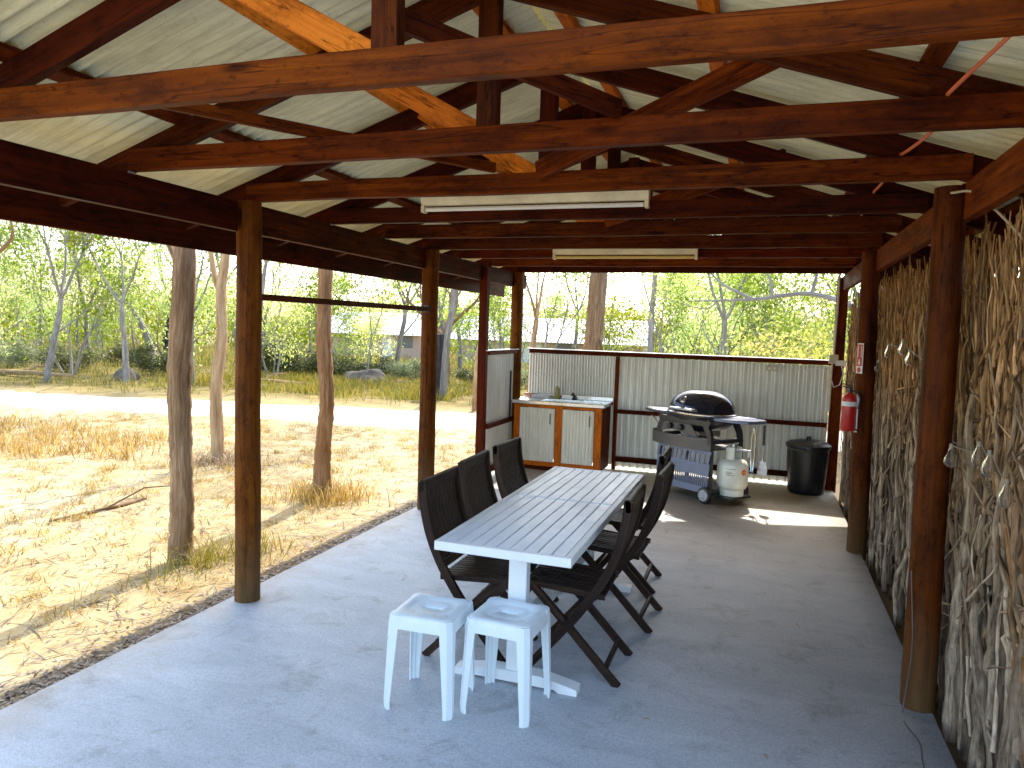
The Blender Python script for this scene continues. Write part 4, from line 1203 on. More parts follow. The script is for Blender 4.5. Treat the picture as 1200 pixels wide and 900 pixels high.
for yy, zz in bulbs:
    xx = .85 if not 3.55 < yy < 4.2 else .80
    b = MB().lathe([(.009, .045), (.010, .03), (.016, .015), (.024, -.004), (.027, -.020), (.022, -.036), (.011, -.046), (.0, -.049)], (xx - SLI.x, yy - SLI.y, zz - SLI.z), 16).build('bulb', M['glass'], SL)
    MB().lathe([(0, .058), (.008, .058), (.009, .045), (.009, .034), (0, .034)], (xx - SLI.x, yy - SLI.y, zz - SLI.z), 10).build('socket', M['wire'], b)

# ------------------------------------------------------------------ trees
def leaves_np(rng, centers, per, spread, size, droop=.5, flat=1.0):
    """centers (n,3) -> leaf quads (folded diamond) around each twig end"""
    n = len(centers)
    C = np.repeat(centers, per, 0)
    off = rng.normal(0, 1, C.shape) * spread * np.array([1, 1, flat])
    P = C + off
    m = len(P)
    d = rng.normal(0, 1, (m, 3)); d[:, 2] -= droop * 1.6
    d /= np.linalg.norm(d, axis=1)[:, None]
    s = rng.normal(0, 1, (m, 3)); s -= d * (s * d).sum(1)[:, None]; s /= np.linalg.norm(s, axis=1)[:, None]
    L = (size * rng.uniform(.6, 1.35, m))[:, None]; W = L * .20
    V = np.stack([P, P + d * L * .45 + s * W, P + d * L, P + d * L * .45 - s * W], 1).reshape(-1, 3)
    F = np.arange(m * 4).reshape(m, 4)
    return V, F
def grow(rr, base, direction, length, radius, depth, mb, tips, kink=.22, up=.15, split=(2, 3), shrink=.68, sides=6):
    n = 5; pts = [Vector(base)]; d = Vector(direction).normalized()
    for i in range(n):
        d = (d + Vector((rr.uniform(-kink, kink), rr.uniform(-kink, kink), rr.uniform(-kink, kink) + up * .4))).normalized()
        pts.append(pts[-1] + d * length / n)
    rend = radius * (.62 if depth > 0 else .3)
    mb.tube(pts, [radius + (rend - radius) * i / n for i in range(n + 1)], max(4, sides), True, .06)
    if depth <= 1:
        tips.extend([pts[-1], pts[-2]] if depth == 1 else [pts[-1], pts[-2], pts[-3]])
    if depth > 0:
        k = rr.randint(*split)
        a0 = rr.uniform(0, 6.28)
        for j in range(k):
            a = a0 + 2 * math.pi * j / k + rr.uniform(-.5, .5)
            x = d.cross(Vector((.3, .5, .81))).normalized(); y = d.cross(x)
            sp = rr.uniform(.35, .75)
            nd = (d * math.cos(sp) + (x * math.cos(a) + y * math.sin(a)) * math.sin(sp)); nd.z += up
            grow(rr, pts[-1] if j else pts[-1], nd, length * shrink * rr.uniform(.75, 1.15), rend * .72, depth - 1, mb, tips, kink, up, split, shrink, sides - 1)
        if rr.random() < .7:
            i = rr.randint(2, 4); a = rr.uniform(0, 6.28)
            nd = Vector((math.cos(a), math.sin(a), .55))
            grow(rr, pts[i], nd, length * shrink * .6, rend * .5, max(0, depth - 2), mb, tips, kink, up, split, shrink, sides - 2)

def make_tree(kind, seed, name, label, group):
    """unlinked prototype: Empty with trunk and crown"""
    rr = random.Random(seed); rng = np.random.default_rng(seed)
    r = thing(name, label, 'tree' if kind != 'shrub' else 'shrub', (0, 0, 0), 0, group)
    mb = MB(); tips = []
    if kind == 'gum':
        H = rr.uniform(2.2, 3.4)
        grow(rr, (0, 0, -.1), (rr.uniform(-.12, .12), rr.uniform(-.12, .12), 1), H, rr.uniform(.07, .11), 4, mb, tips, .13, .22, (2, 3), .66, 7)
        leaf_, per, spread, size, bk = 'leaf_pale', 12, .26, .12, 'bark_grey'
    elif kind == 'sapling':
        for k in range(rr.randint(1, 2)):
            grow(rr, (rr.uniform(-.2, .2), rr.uniform(-.2, .2), -.1), (rr.uniform(-.2, .2), rr.uniform(-.2, .2), 1), rr.uniform(1.3, 1.9), rr.uniform(.035, .05), 3, mb, tips, .14, .28, (2, 3), .74, 6)
        leaf_, per, spread, size, bk = 'leaf_mid', 15, .24, .11, 'bark_grey'
    elif kind == 'bushy':
        for k in range(3):
            a = k * 2.1 + rr.random()
            grow(rr, (.1 * math.cos(a), .1 * math.sin(a), -.1), (.35 * math.cos(a), .35 * math.sin(a), 1), rr.uniform(.9, 1.3), rr.uniform(.03, .045), 3, mb, tips, .16, .2, (2, 3), .78, 6)
        leaf_, per, spread, size, bk = 'leaf_pale', 18, .25, .10, 'bark_grey'
    elif kind == 'shrub':
        for k in range(6):
            a = k * 1.05 + rr.random()
            grow(rr, (.1 * math.cos(a), .1 * math.sin(a), -.05), (.9 * math.cos(a), .9 * math.sin(a), .8), rr.uniform(.35, .55), .018, 2, mb, tips, .2, .1, (2, 3), .7, 5)
        leaf_, per, spread, size, bk = 'leaf_grey', 34, .13, .085, 'bark_grey'
    elif kind == 'broad':
        for k in range(4):
            a = k * 1.57 + rr.random()
            grow(rr, (.15 * math.cos(a), .15 * math.sin(a), -.1), (.55 * math.cos(a), .55 * math.sin(a), 1), rr.uniform(1.0, 1.3), rr.uniform(.04, .06), 3, mb, tips, .2, .1, (3, 3), .76, 7)
        leaf_, per, spread, size, bk = 'leaf_yellow', 8, .30, .11, 'bark_pale'
    mb.build('trunk', M[bk], r, angle=80)
    T = np.array([tuple(t_) for t_ in tips])
    # thin out the clumps so light gaps open between them
    keep = rng.random(len(T)) < .8
    V, F = leaves_np(rng, T[keep], per, spread, size, .55, .75)
    np_mesh('crown', V, F, M[leaf_], r)
    return r

G1 = 'slender gum trees in the bush across the track'
G2 = 'leafy green saplings in the bush across the track'
G3 = 'pale bushy many-stemmed trees in the bush across the track'
L1 = 'slender grey-trunked gum with sparse pale leaves in the bush across the track'
L2 = 'young leafy green sapling in the bush across the track'
L3 = 'pale low many-stemmed bushy tree in the bush across the track'
protos = {'gum': [make_tree('gum', 100 + i, 'gum_tree', L1, G1) for i in range(5)],
          'sapling': [make_tree('sapling', 200 + i, 'sapling_tree', L2, G2) for i in range(4)],
          'bushy': [make_tree('bushy', 300 + i, 'bushy_tree', L3, G3) for i in range(4)]}
used = set()
def place(kind, i, loc, rz, s):
    p = protos[kind][i % len(protos[kind])]
    if p.name not in used:
        used.add(p.name); p.location = loc; p.rotation_euler = (0, 0, rz); p.scale = (s, s, s); return p
    return dup(p, loc, rz, scale=(s, s, s))
r3 = random.Random(5)
spots = []
def far_enough(x, y, dmin):
    return all((x - a) ** 2 + (y - b) ** 2 > dmin * dmin for a, b in spots)
cnt = {'gum': 0, 'sapling': 0, 'bushy': 0}
tries = 0
while len(spots) < 150 and tries < 6000:
    tries += 1
    ang = r3.uniform(-1.02, .22)          # bearing from the shelter, radians from +Y
    d = 17 + 55 * r3.random() ** 1.2
    x, y = d * math.sin(ang), d * math.cos(ang)
    if y < track_edges(x)[1] + 2.2 or (x > -5 and y < 17): continue
    if -31 < x < -5 and 40 < y < 50: continue
    if x * x + y * y < 34 ** 2 and -.62 < ang < -.05 and r3.random() < .72: continue   # a thinner gap before the cabins
    if not far_enough(x, y, 1.3 + .02 * d): continue
    spots.append((x, y))
    kind = r3.choices(('gum', 'sapling', 'bushy'), (.42, .30, .28))[0]
    cnt[kind] += 1
    s = r3.uniform(.8, 1.25) if kind != 'gum' else r3.uniform(.8, 1.3)
    place(kind, cnt[kind], (x, y, gh(x, y)), r3.uniform(0, 6.28), s)
# ------------------------------------------------------------------ far wood that reads as one mass
rngf = np.random.default_rng(9)
nf = 5200
ang = rngf.uniform(-1.15, .4, nf); dd = rngf.uniform(58, 90, nf)
hh = 4.6 * np.abs(np.sin(ang * 23) * .25 + np.sin(ang * 61 + 1) * .2 + .75)
C_ = np.stack([dd * np.sin(ang), dd * np.cos(ang), -.6 + hh * rngf.random(nf) ** .8], 1)
V, F = leaves_np(rngf, C_, 11, .7, .42, .3, .7)
fw = np_mesh('far_wood', V, F, M['leaf_pale']); tag(fw, 'pale green far bush beyond the nearer trees and cabins', 'bush', kind='stuff')
# broad-leaved yellow-green trees behind the right end of the wall
bl_ = make_tree('broad', 401, 'broadleaf_tree', 'dense yellow-green broad-leaved tree behind the right end of the wall', None)
bl_.location = (.75, 13.3, -.05); bl_.scale = (.78, .78, .62)
dup(bl_, (2.0, 15.2, -.05), 2.0, 'yellow-green broad-leaved tree seen at the edge of the far right post', scale=(.8, .8, .8))
for k_, (x_, y_, s_) in enumerate(((-2.3, 17.5, 1.0), (-.9, 18.6, .95), (-1.6, 21.5, 1.1), (.4, 20.5, 1.1), (1.6, 19, 1.0), (-3.4, 20.5, .95))):
    kk = ('sapling', 'gum', 'bushy')[k_ % 3]
    cnt[kk] += 1; place(kk, cnt[kk], (x_, y_, gh(x_, y_)), k_ * 1.1, s_)
# shrubs and clumps on the far verge
sh0 = make_tree('shrub', 501, 'shrub', 'grey-green shrub on the far verge of the track', 'grey-green shrubs on the far verge')
sh1 = make_tree('shrub', 502, 'shrub', 'grey-green shrub on the far verge of the track', 'grey-green shrubs on the far verge')
shs = [(-15.2, 20.2, 1.2), (-14.2, 20.6, 1.0), (-13.1, 20.4, 1.1), (-12.0, 20.9, 1.0), (-10.9, 21.3, .9), (-17.5, 17.8, 1.0), (-20.5, 17.2, 1.1), (-23.5, 17.5, 1.2), (-9.0, 22.5, .8), (-7.2, 22.0, .9), (-19, 19.5, .9), (-16.5, 22, 1.2), (-22, 21, 1.1), (-5.5, 21, .8)]
for i, (x, y, s) in enumerate(shs):
    if i == 0: sh0.location = (x, y, gh(x, y)); sh0.scale = (s, s, s)
    elif i == 1: sh1.location = (x, y, gh(x, y)); sh1.scale = (s, s, s)
    else: dup((sh0, sh1)[i % 2], (x, y, gh(x, y)), i * 1.3, scale=(s, s, s * r3.uniform(.7, 1)))

# single trees that can be told apart
def trunk_tree(name, label, pts, rad, mat, crown=None, forks=(), seed=0, lumps=.10, leafm='leaf_pale', per=24):
    b = Vector(pts[0])
    r = thing(name, label, 'tree', b)
    rng = np.random.default_rng(seed); rr = random.Random(seed)
    line = smoothline(pts, 18); n = len(line)
    rads = [np.interp(i / (n - 1), np.linspace(0, 1, len(rad)), rad) * (1 + lumps * mnoise.noise(Vector((i * .55, seed, 2)))) for i in range(n)]
    mb = MB().tube([p - b for p in line], rads, 26, True, 0)
    # fissured bark: push the ring vertices in and out along the trunk
    for vi in range(len(mb.v)):
        ri = min(vi // 26, n - 1); c = line[ri] - b; p = Vector(mb.v[vi]); d = p - c
        a = math.atan2(d.y, d.x)
        k = 1 + lumps * (.5 * mnoise.noise(Vector((math.cos(a) * 3.2 + seed, math.sin(a) * 3.2, p.z * 1.3))) + .8 * mnoise.noise(Vector((math.cos(a) * 7 + seed, math.sin(a) * 7, p.z * 2.4))) + .35 * rr.uniform(-1, 1))
        mb.v[vi] = tuple(c + d * k)
    tips = []
    for f in forks:
        mb.tube([Vector(p) - b for p in smoothline(f[0], 5)], list(np.interp(np.linspace(0, 1, 5 * (len(f[0]) - 1) + 1), [0, 1], f[1])), 9, True, .08)
    if crown:
        for k in range(crown[0]):
            a = k * 2.4 + rr.random()
            grow(rr, line[-1] - b, (math.cos(a), math.sin(a), .9), crown[1], rad[-1] * .6, 2, mb, tips, .2, .15)
    mb.build('trunk', M[mat], r, angle=80)
    if tips:
        V, F = leaves_np(rng, np.array([tuple(t_) for t_ in tips]), per, .35, .15, .6, .7)
        np_mesh('crown', V, F, M[leafm], r)
    return r
trunk_tree('gum_tree', 'rough dark-barked gum trunk just outside the shelter, left of the nearest left post', [(-3.96, 4.20, -.15), (-3.94, 4.20, .5), (-3.99, 4.23, 1.2), (-3.95, 4.24, 2.2), (-4.0, 4.28, 3.6), (-4.1, 4.4, 5.6), (-4.0, 4.4, 7.4)], (.088, .078, .076, .074, .070, .06, .05), 'bark_dark', (4, 1.5),
           forks=[([(-3.97, 4.26, 2.02), (-4.10, 4.30, 2.15), (-4.28, 4.34, 2.42), (-4.6, 4.4, 2.8)], (.026, .014))], seed=21, lumps=.16)
trunk_tree('gum_tree', 'orange-barked bent gum trunk outside between the two round left posts', [(-4.17, 6.37, -.15), (-4.19, 6.38, .35), (-4.14, 6.37, .95), (-4.21, 6.40, 1.6), (-4.21, 6.43, 2.3), (-4.22, 6.5, 3.8), (-4.1, 6.6, 6.0), (-4.2, 6.6, 8.6)], (.098, .084, .076, .074, .07, .064, .055, .045), 'bark_orange', (4, 1.5), seed=22, lumps=.15)
trunk_tree('gum_tree', 'pale peeling forked gum trunk between the dark trunk and the nearest left post', [(-6.38, 7.42, -.15), (-6.42, 7.42, .8), (-6.36, 7.45, 1.5), (-6.40, 7.48, 2.05), (-6.30, 7.5, 3.2), (-6.2, 7.6, 8.0)], (.082, .070, .064, .06, .05, .035), 'bark_pale', (3, 1.4),
           forks=[([(-6.40, 7.48, 2.0), (-6.52, 7.5, 2.25), (-6.62, 7.5, 2.8), (-6.8, 7.6, 3.6)], (.042, .02))], seed=23, lumps=.14)
trunk_tree('ironbark_tree', 'big straight dark trunk standing behind the far wall in the middle of the view', [(-2.83, 12.6, -.15), (-2.82, 12.6, 1.2), (-2.78, 12.62, 2.4), (-2.76, 12.65, 4.0), (-2.8, 12.7, 8.0), (-2.7, 12.8, 13.0)], (.20, .165, .155, .15, .13, .09), 'bark_dark', (5, 2.0), seed=24, lumps=.10,
           forks=[([(-2.70, 12.50, 1.30), (-2.66, 12.47, 1.42), (-2.69, 12.48, 1.55)], (.07, .03))])
trunk_tree('burnt_tree', 'short fire-blackened trunk standing in the bush on the left', [(-23.6, 24.6, -.3), (-23.7, 24.6, .8), (-23.5, 24.6, 1.7), (-23.55, 24.6, 2.4), (-23.3, 24.7, 3.4)], (.30, .24, .24, .17, .08), 'bark_black', None, seed=25, lumps=.2)
trunk_tree('dark_tree', 'dark many-limbed tree on the verge seen just right of the second left post', [(-9.25, 20.7, -.2), (-9.25, 20.7, .8), (-9.35, 20.7, 1.4)], (.17, .13, .12), 'bark_dark', (5, 1.5), seed=26, lumps=.1, leafm='leaf_mid', per=12)
trunk_tree('leaning_dead_tree', 'leaning dead trunk bleached grey at its foot in the bush on the left', [(-19.6, 19.9, -.2), (-20.1, 20.0, .7), (-20.7, 20.1, 1.6), (-21.6, 20.2, 2.35), (-22.7, 20.3, 2.8)], (.12, .12, .10, .07, .04), 'bark_grey', None, seed=27, lumps=.15)
trunk_tree('dead_tree', 'bare thin dead tree with upswept branches above the far wall, left of the big trunk', [(-4.45, 14.2, -.2), (-4.42, 14.2, 1.2), (-4.36, 14.2, 1.9)], (.07, .055, .05), 'bark_dark', None,
           forks=[([(-4.36, 14.2, 1.85), (-4.44, 14.2, 2.2), (-4.62, 14.2, 2.7), (-4.75, 14.2, 3.3)], (.035, .012)), ([(-4.36, 14.2, 1.88), (-4.30, 14.2, 2.3), (-4.22, 14.2, 2.8), (-4.05, 14.2, 3.3)], (.035, .012)), ([(-4.36, 14.2, 1.88), (-4.38, 14.25, 2.5), (-4.34, 14.3, 3.3)], (.028, .01))], seed=28)
trunk_tree('dead_tree', 'thin crooked bare stem above the sink cabinet, left of the upswept dead tree', [(-5.75, 14.4, -.2), (-5.7, 14.4, 1.1), (-5.55, 14.4, 1.8), (-5.58, 14.4, 2.6), (-5.45, 14.4, 3.4)], (.05, .04, .035, .03, .02), 'bark_dark', None, seed=29)

trunk_tree('gum_tree', 'gum at the far left edge of the view with a crooked dark limb reaching in', [(-13.6, 8.5, -.2), (-13.5, 8.5, 1.2), (-13.35, 8.5, 2.2), (-13.5, 8.6, 4.0), (-13.3, 8.6, 5.5)], (.16, .14, .12, .10, .07), 'bark_dark', (3, 1.2), seed=31, lumps=.12, per=14,
           forks=[([(-13.35, 8.5, 2.2), (-12.6, 8.5, 2.42), (-11.85, 8.5, 2.62), (-11.55, 8.5, 2.70), (-11.3, 8.5, 2.95), (-11.4, 8.5, 3.3)], (.06, .015)), ([(-11.85, 8.5, 2.62), (-11.7, 8.5, 2.85), (-11.95, 8.5, 3.1)], (.02, .008))])
trunk_tree('dead_tree', 'bare grey limb stretching left above the yellow-green tree behind the right end of the wall', [(1.75, 12.9, -.2), (1.7, 12.9, 1.2), (1.45, 12.9, 2.1), (.7, 12.9, 2.42), (-.2, 12.9, 2.32), (-1.25, 12.9, 2.27)], (.09, .07, .05, .036, .026, .008), 'bark_grey', None,
           forks=[([(-.2, 12.9, 2.32), (-.75, 12.9, 2.6), (-1.1, 12.95, 3.0)], (.03, .008)), ([(.1, 12.9, 2.36), (.0, 12.9, 2.75), (-.4, 12.9, 3.2)], (.03, .008)), ([(-.75, 12.9, 2.29), (-1.0, 12.9, 2.15), (-1.6, 12.9, 2.3)], (.012, .005)), ([(.7, 12.9, 2.42), (.75, 12.9, 2.8), (.6, 12.9, 3.3)], (.035, .01))], seed=33)
# ------------------------------------------------------------------ distant cabins
def cabin(name, label, x0, x1, y0, y1, zb, zt, zridge, openings):
    r = thing(name, label, 'building', ((x0 + x1) / 2, (y0 + y1) / 2, zb))
    o_ = Vector(((x0 + x1) / 2, (y0 + y1) / 2, zb))
    def bb(lo, hi, ch=.01): return MB().box(Vector(lo) - o_, Vector(hi) - o_, ch)
    bb((x0, y0, zb - .2), (x1, y1, zt)).build('wall', M['cabin_wall'], r)
    yc = (y0 + y1) / 2
    for s in (-1, 1):
        ye = yc + s * ((y1 - y0) / 2 + .6)
        rows = []
        zsl = (zridge - zt) / ((y1 - y0) / 2)
        for f in (0, 1):
            y = yc + (ye - yc) * f; z = zridge - zsl * abs(y - yc) + .03
            rows.append([(x - o_.x, y - o_.y, z - o_.z + .02 * math.sin(x * 30)) for x in np.linspace(x0 - .5, x1 + .5, int((x1 - x0) * 16))])
        MB().sheet(rows).build('roof', M['cabin_roof'], r)
    for (xa, xb, za, zc, nm) in openings:
        w = bb((xa, y0 - .03, zb + za), (xb, y0 - .002, zb + zc)).build(nm, M['cabin_dark'] if nm == 'window' else M['white_paint'], r)
    return r
cabin('bush_cabin', 'pale-roofed tan cabin half hidden by the bush, seen through the left opening', -29.0, -21.8, 44.5, 49, -.7, 1.35, 2.55, [(-27.5, -26.3, .9, 1.7, 'window'), (-24.6, -23.8, 0, 1.85, 'door'), (-23.2, -22.3, .9, 1.7, 'window')])
cabin('bush_cabin', 'long white-roofed cabin in the distance above the far wall', -18.8, -6.8, 44.0, 48.5, -.7, 1.25, 2.45, [(-17.6, -16.4, .9, 1.7, 'window'), (-14.5, -13.1, 0, 1.8, 'door'), (-12.2, -11.2, .9, 1.7, 'window'), (-9.2, -8.0, .9, 1.7, 'window')])
# dark stump
ds = thing('tree_stump', 'dark upright stump seen over the side wall beside the corner post', 'stump', (-7.62, 16.6, -.1))
MB().tube([(0, 0, 0), (.01, 0, .6), (0, .01, 1.2), (.0, 0, 1.62)], [.24, .19, .18, .17], 14, True, .06).build('stump_wood', M['bark_black'], ds)

# ------------------------------------------------------------------ rocks and fallen wood
def rock(label, loc, s, seed):
    bm = bmesh.new(); bmesh.ops.create_icosphere(bm, subdivisions=4, radius=1)
    for v in bm.verts:
        p = v.co.copy(); k = 1 + .35 * mnoise.noise(p * 1.1 + Vector((seed, 0, 0))) + .12 * mnoise.noise(p * 3.1 + Vector((0, seed, 0)))
        v.co = Vector((p.x * s[0] * k, p.y * s[1] * k, max(-.25 * s[2], p.z * s[2] * k)))
    me = bpy.data.meshes.new('boulder'); bm.to_mesh(me); bm.free(); me.shade_smooth(); me.materials.append(M['stone'])
    o = bpy.data.objects.new('boulder', me); COL.objects.link(o); o.location = loc; tag(o, label, 'rock'); return o
rock('large dark boulder on the far verge of the track, between the round left posts', (-11.2, 19.4, -.05), (.75, .5, .42), 3)
rock('dark rounded boulder in the grass at the bush edge on the far left', (-16.9, 15.9, -.08), (.40, .32, .33), 8)
rock('small grey rock beside the large boulder on the verge', (-9.9, 19.1, -.08), (.32, .25, .18), 12)
def log(label, p0, p1, r, bend, seed):
    p0 = Vector(p0); p1 = Vector(p1); o_ = (p0 + p1) / 2
    t_ = thing('fallen_log', label, 'log', o_)
    pts = smoothline([p0 - o_, Vector((bend, bend * .5, r * .4)), p1 - o_], 8)
    mb = MB().tube(pts, [r * (1 - .5 * i / (len(pts) - 1)) for i in range(len(pts))], 9, True, .12)
    mb.tube([pts[8], pts[8] + Vector((.25, .2, .18)), pts[8] + Vector((.6, .3, .22))], [r * .5, r * .35, r * .15], 6)
    mb.build('log_wood', M['bark_dark' if r < .05 else 'bark_pale'], t_); return t_
log('bleached fallen log at the bush edge on the far left', (-21.5, 14.6, .0), (-18.0, 15.2, .02), .10, .15, 1)
log('long thin fallen branch lying on the dirt to the left of the dark trunk', (-5.55, 5.45, -.05), (-5.68, 4.55, -.06), .022, .04, 2)
log('grey fallen branch on the verge behind the orange-barked trunk', (-14.6, 17.6, .0), (-11.8, 17.3, .0), .07, -.2, 3)

# ------------------------------------------------------------------ grass and litter
def blades(rng, P, H, lean, width):
    """curved blades: 2 quads each -> as 3 rows"""
    m = len(P)
    a = rng.uniform(0, 2 * np.pi, m); l = lean * rng.uniform(.2, 1.2, m)
    d = np.stack([np.cos(a) * l, np.sin(a) * l, np.zeros(m)], 1)
    b = a + rng.uniform(0, np.pi, m)
    s = np.stack([np.cos(b), np.sin(b), np.zeros(m)], 1) * (width * rng.uniform(.6, 1.4, m))[:, None]
    up = np.array([0, 0, 1.0])
    h = H[:, None]
    p1 = P + d * h * .35 + up * h * .6
    p2 = P + d * h + up * h * (1 - .25 * l[:, None])
    V = np.stack([P - s, P + s, p1 + s * .7, p1 - s * .7, p2 + s * .12, p2 - s * .12], 1).reshape(-1, 3)
    base = np.arange(m)[:, None] * 6
    F = np.concatenate([base + np.array([[0, 1, 2, 3]]), base + np.array([[3, 2, 4, 5]])], 0)
    return V, F
GHV = np.vectorize(gh)
def scatter(rng, n, xr_, yr_, mask):
    x = rng.uniform(*xr_, n); y = rng.uniform(*yr_, n)
    k = mask(x, y); x, y = x[k], y[k]
    return np.stack([x, y, GHV(x, y) - .01], 1)
def clumped(rng, n, per, xr_, yr_, mask, spread):
    c = scatter(rng, n, xr_, yr_, mask)
    P = np.repeat(c, per, 0); P[:, :2] += rng.normal(0, spread, (len(P), 2))
    P[:, 2] = GHV(P[:, 0], P[:, 1]) - .01
    return P
rng = np.random.default_rng(77)
TM = np.vectorize(lambda x: track_edges(x)[0]); TMX = np.vectorize(lambda x: track_edges(x)[1])
def stuff(name, V, F, mat, label):
    o = np_mesh(name, V, F, M[mat]); tag(o, label, 'grass' if 'grass' in name else 'leaf litter', kind='stuff'); return o
# golden mound on the left
P = clumped(rng, 700, 14, (-14, -6.9), (5.2, 9.4), lambda x, y: (((x + 10.3) / 3.4) ** 2 + ((y - 7.5) / 1.35) ** 2 < rng.uniform(.3, 1.0, len(x))), .10)
V, F = blades(rng, P, rng.uniform(.06, .30, len(P)), 1.0, .006); stuff('dry_grass', V, F, 'grass_dry', 'mound of tall golden dry grass beside the track on the left')
# short straw all over the yard
P = clumped(rng, 1500, 14, (-13, -3.2), (1.5, 12), lambda x, y: (y < TM(x) - .2) & (x < -3.35), .045)
V, F = blades(rng, P, rng.uniform(.02, .09, len(P)) , 1.6, .0035); stuff('straw_grass', V, F, 'grass_dry', 'short dry straw tufts scattered over the bare sandy yard')
P = clumped(rng, 330, 36, (-12, -3.3), (1.8, 11.5), lambda x, y: (y < TM(x) - .2) & (x < -3.5) & (((x + 10.3) / 3.6) ** 2 + ((y - 7.5) / 1.6) ** 2 > 1), .05)
V, F = blades(rng, P, rng.uniform(.02, .11, len(P)), 1.5, .004); stuff('straw_grass', V, F, 'grass_orange', 'thicker dead grass clumps on the sandy yard')
# green-yellow tufts at the tree feet
cl = []
for (cx, cy, n, sp, hh) in ((-3.78, 4.24, 260, .10, .30), (-3.58, 4.55, 150, .12, .30), (-3.70, 3.85, 80, .12, .17), (-3.60, 3.4, 40, .12, .11)):
    q = np.stack([rng.normal(cx, sp, n), rng.normal(cy, sp * 1.3, n), np.zeros(n)], 1); q = q[q[:, 0] < -3.1]; q[:, 2] = GHV(q[:, 0], q[:, 1]) - .01
    cl.append(blades(rng, q, rng.uniform(.25, 1.0, len(q)) * hh, 1.2, .003))
off = 0; Vs = []; Fs = []
for v_, f_ in cl: Vs.append(v_); Fs.append(f_ + off); off += len(v_)
stuff('green_grass', np.concatenate(Vs), np.concatenate(Fs), 'grass_green', 'green and yellow grass tuft at the foot of the dark trunk')
q = np.stack([rng.normal(-4.1, .22, 900), rng.normal(6.35, .22, 900), np.zeros(900)], 1); q[:, 2] = GHV(q[:, 0], q[:, 1]) - .01
V, F = blades(rng, q, rng.uniform(.05, .30, 900), .8, .0035); stuff('dry_grass', V, F, 'grass_dry', 'dry grass tuft at the foot of the orange-barked trunk')
q = np.stack([rng.normal(-6.3, .3, 900), rng.normal(7.35, .25, 900), np.zeros(900)], 1); q[:, 2] = GHV(q[:, 0], q[:, 1]) - .01
V, F = blades(rng, q, rng.uniform(.04, .2, 900), .9, .0035); stuff('dry_grass', V, F, 'litter', 'brown dead weeds at the foot of the pale forked trunk')
# far verge and under the bush
P = clumped(rng, 4200, 9, (-36, 5), (12, 30), lambda x, y: (y > TMX(x) + .25 + 2.2 * rng.random(len(x))) & (abs(x) < y * 1.6), .16)
V, F = blades(rng, P, rng.uniform(.06, .34, len(P)), .9, .009); stuff('verge_grass', V, F, 'grass_verge', 'rough green and straw grass along the far verge of the track')
P = clumped(rng, 4200, 7, (-60, 12), (24, 52), lambda x, y: (abs(x) < y * 1.5), .3)
V, F = blades(rng, P, rng.uniform(.25, .8, len(P)), .6, .020); stuff('bush_grass', V, F, 'grass_verge', 'tall pale grass under the trees of the far bush')
P = clumped(rng, 500, 16, (-16, -7), (15.5, 20.5), lambda x, y: y > TMX(x) + .6, .14)
V, F = blades(rng, P, rng.uniform(.1, .35, len(P)), .7, .009); stuff('verge_grass', V, F, 'grass_green', 'bright green grass patches at the edge of the track')
# fallen leaf litter, mostly along the slab edge
n = 9000
x = np.where(rng.random(n) < .5, -3.03 - np.abs(rng.normal(0, .16, n)), rng.uniform(-9, -3.1, n)); y = rng.uniform(1.0, 10.5, n)
P = np.stack([x, y, GHV(x, y) + .006], 1)
a = rng.uniform(0, 6.28, n); L = rng.uniform(.008, .030, n)[:, None]; d = np.stack([np.cos(a), np.sin(a), rng.normal(0, .12, n)], 1); s = np.stack([-np.sin(a), np.cos(a), rng.normal(0, .2, n)], 1)
V = np.stack([P - d * L, P + s * L * .28, P + d * L, P - s * L * .28], 1).reshape(-1, 3)
stuff('leaf_litter', V, np.arange(n * 4).reshape(n, 4), 'litter', 'fallen leaves and bark scraps scattered along the slab edge')
n = 5200  # litter flakes in dark colours, deepening the eave shadow beside the slab
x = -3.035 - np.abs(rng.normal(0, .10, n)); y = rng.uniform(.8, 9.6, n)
P = np.stack([x, y, GHV(x, y) + rng.uniform(.004, .022, n)], 1)
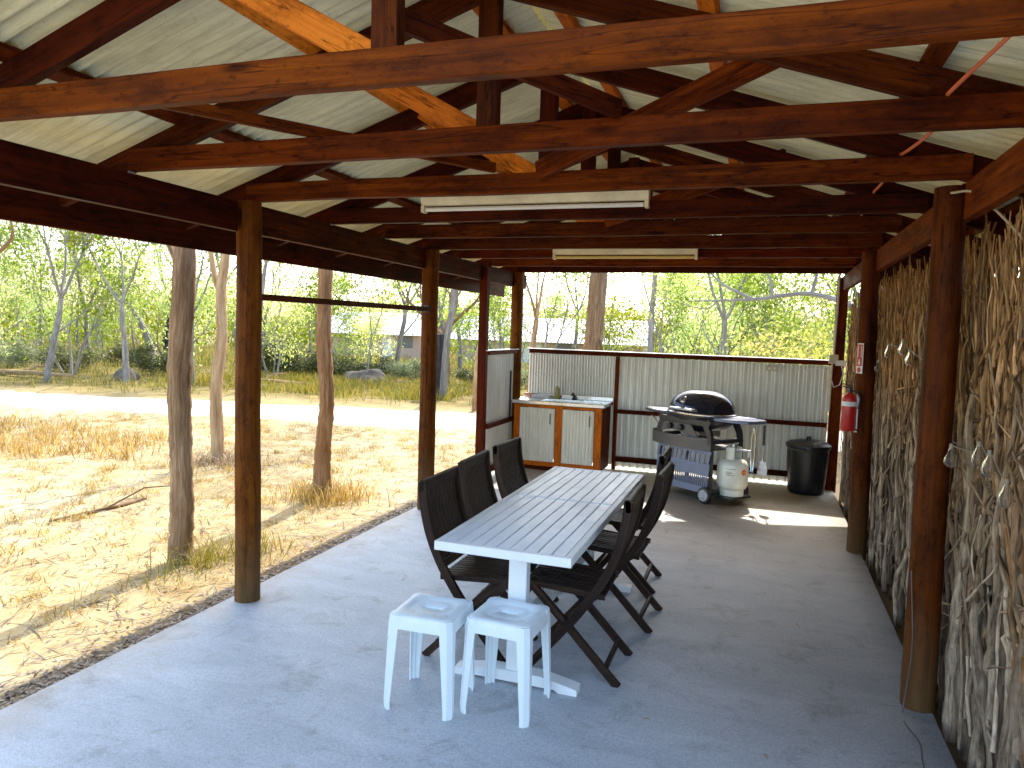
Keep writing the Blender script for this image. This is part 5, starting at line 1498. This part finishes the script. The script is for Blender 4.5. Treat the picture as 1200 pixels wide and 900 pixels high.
a = rng.uniform(0, 6.28, n); L = rng.uniform(.008, .026, n)[:, None]; d = np.stack([np.cos(a), np.sin(a), rng.normal(0, .25, n)], 1); s = np.stack([-np.sin(a), np.cos(a), rng.normal(0, .3, n)], 1)
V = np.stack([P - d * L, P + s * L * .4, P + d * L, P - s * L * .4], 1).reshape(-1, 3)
stuff('leaf_litter', V, np.arange(n * 4).reshape(n, 4), 'twig_litter', 'strip of leaf litter hugging the edge of the concrete, darkened to stand for eave shadow')
n = 7000
x = -3.15 - 9 * rng.random(n) ** 1.4; y = rng.uniform(1.2, 11, n)
P = np.stack([x, y, GHV(x, y) + .008], 1)
a = rng.uniform(0, 6.28, n); L = (rng.uniform(.03, .16, n))[:, None]; d = np.stack([np.cos(a), np.sin(a), rng.normal(0, .08, n)], 1); s = np.stack([-np.sin(a), np.cos(a), rng.normal(0, .3, n)], 1)
w = rng.uniform(.0018, .0055, n)[:, None]
V = np.stack([P - d * L, P + s * w, P + d * L, P - s * w], 1).reshape(-1, 3)
stuff('leaf_litter', V, np.arange(n * 4).reshape(n, 4), 'twig_litter', 'thin dark twigs and stalks scattered over the sandy yard')
# a few dead leaves on the slab
for i, (x, y) in enumerate([(-1.04, 3.22), (-.99, 3.28), (-.40, 3.15), (.10, 3.05), (.05, 5.0), (.28, 4.55)]):
    mb = MB(); a = i * 1.7
    d = Vector((math.cos(a), math.sin(a), 0)) * .022; s = Vector((-math.sin(a), math.cos(a), 0)) * .007
    c = Vector((0, 0, 0))
    rows = [[c - d, c - d + Vector((0, 0, .001))], [c - s - d * .2 + Vector((0, 0, .006)), c + s - d * .2 + Vector((0, 0, .004))], [c + d - s * .1, c + d + Vector((0, 0, .002)) + s * .1]]
    mb.sheet(rows)
    o = mb.build('dead_leaf', M['litter']); o.location = (x, y, .004); tag(o, ['brown leaf curled on the concrete under the right white stool', 'small brown leaf beside the right white stool, farther from the camera', 'dead leaf on the open concrete right of the nearest folding chair foot', 'dead leaf on the concrete in the right foreground', 'dead leaf on the bare floor midway to the far wall', 'dead leaf on the right of the floor short of the second right post'][i], 'leaf')
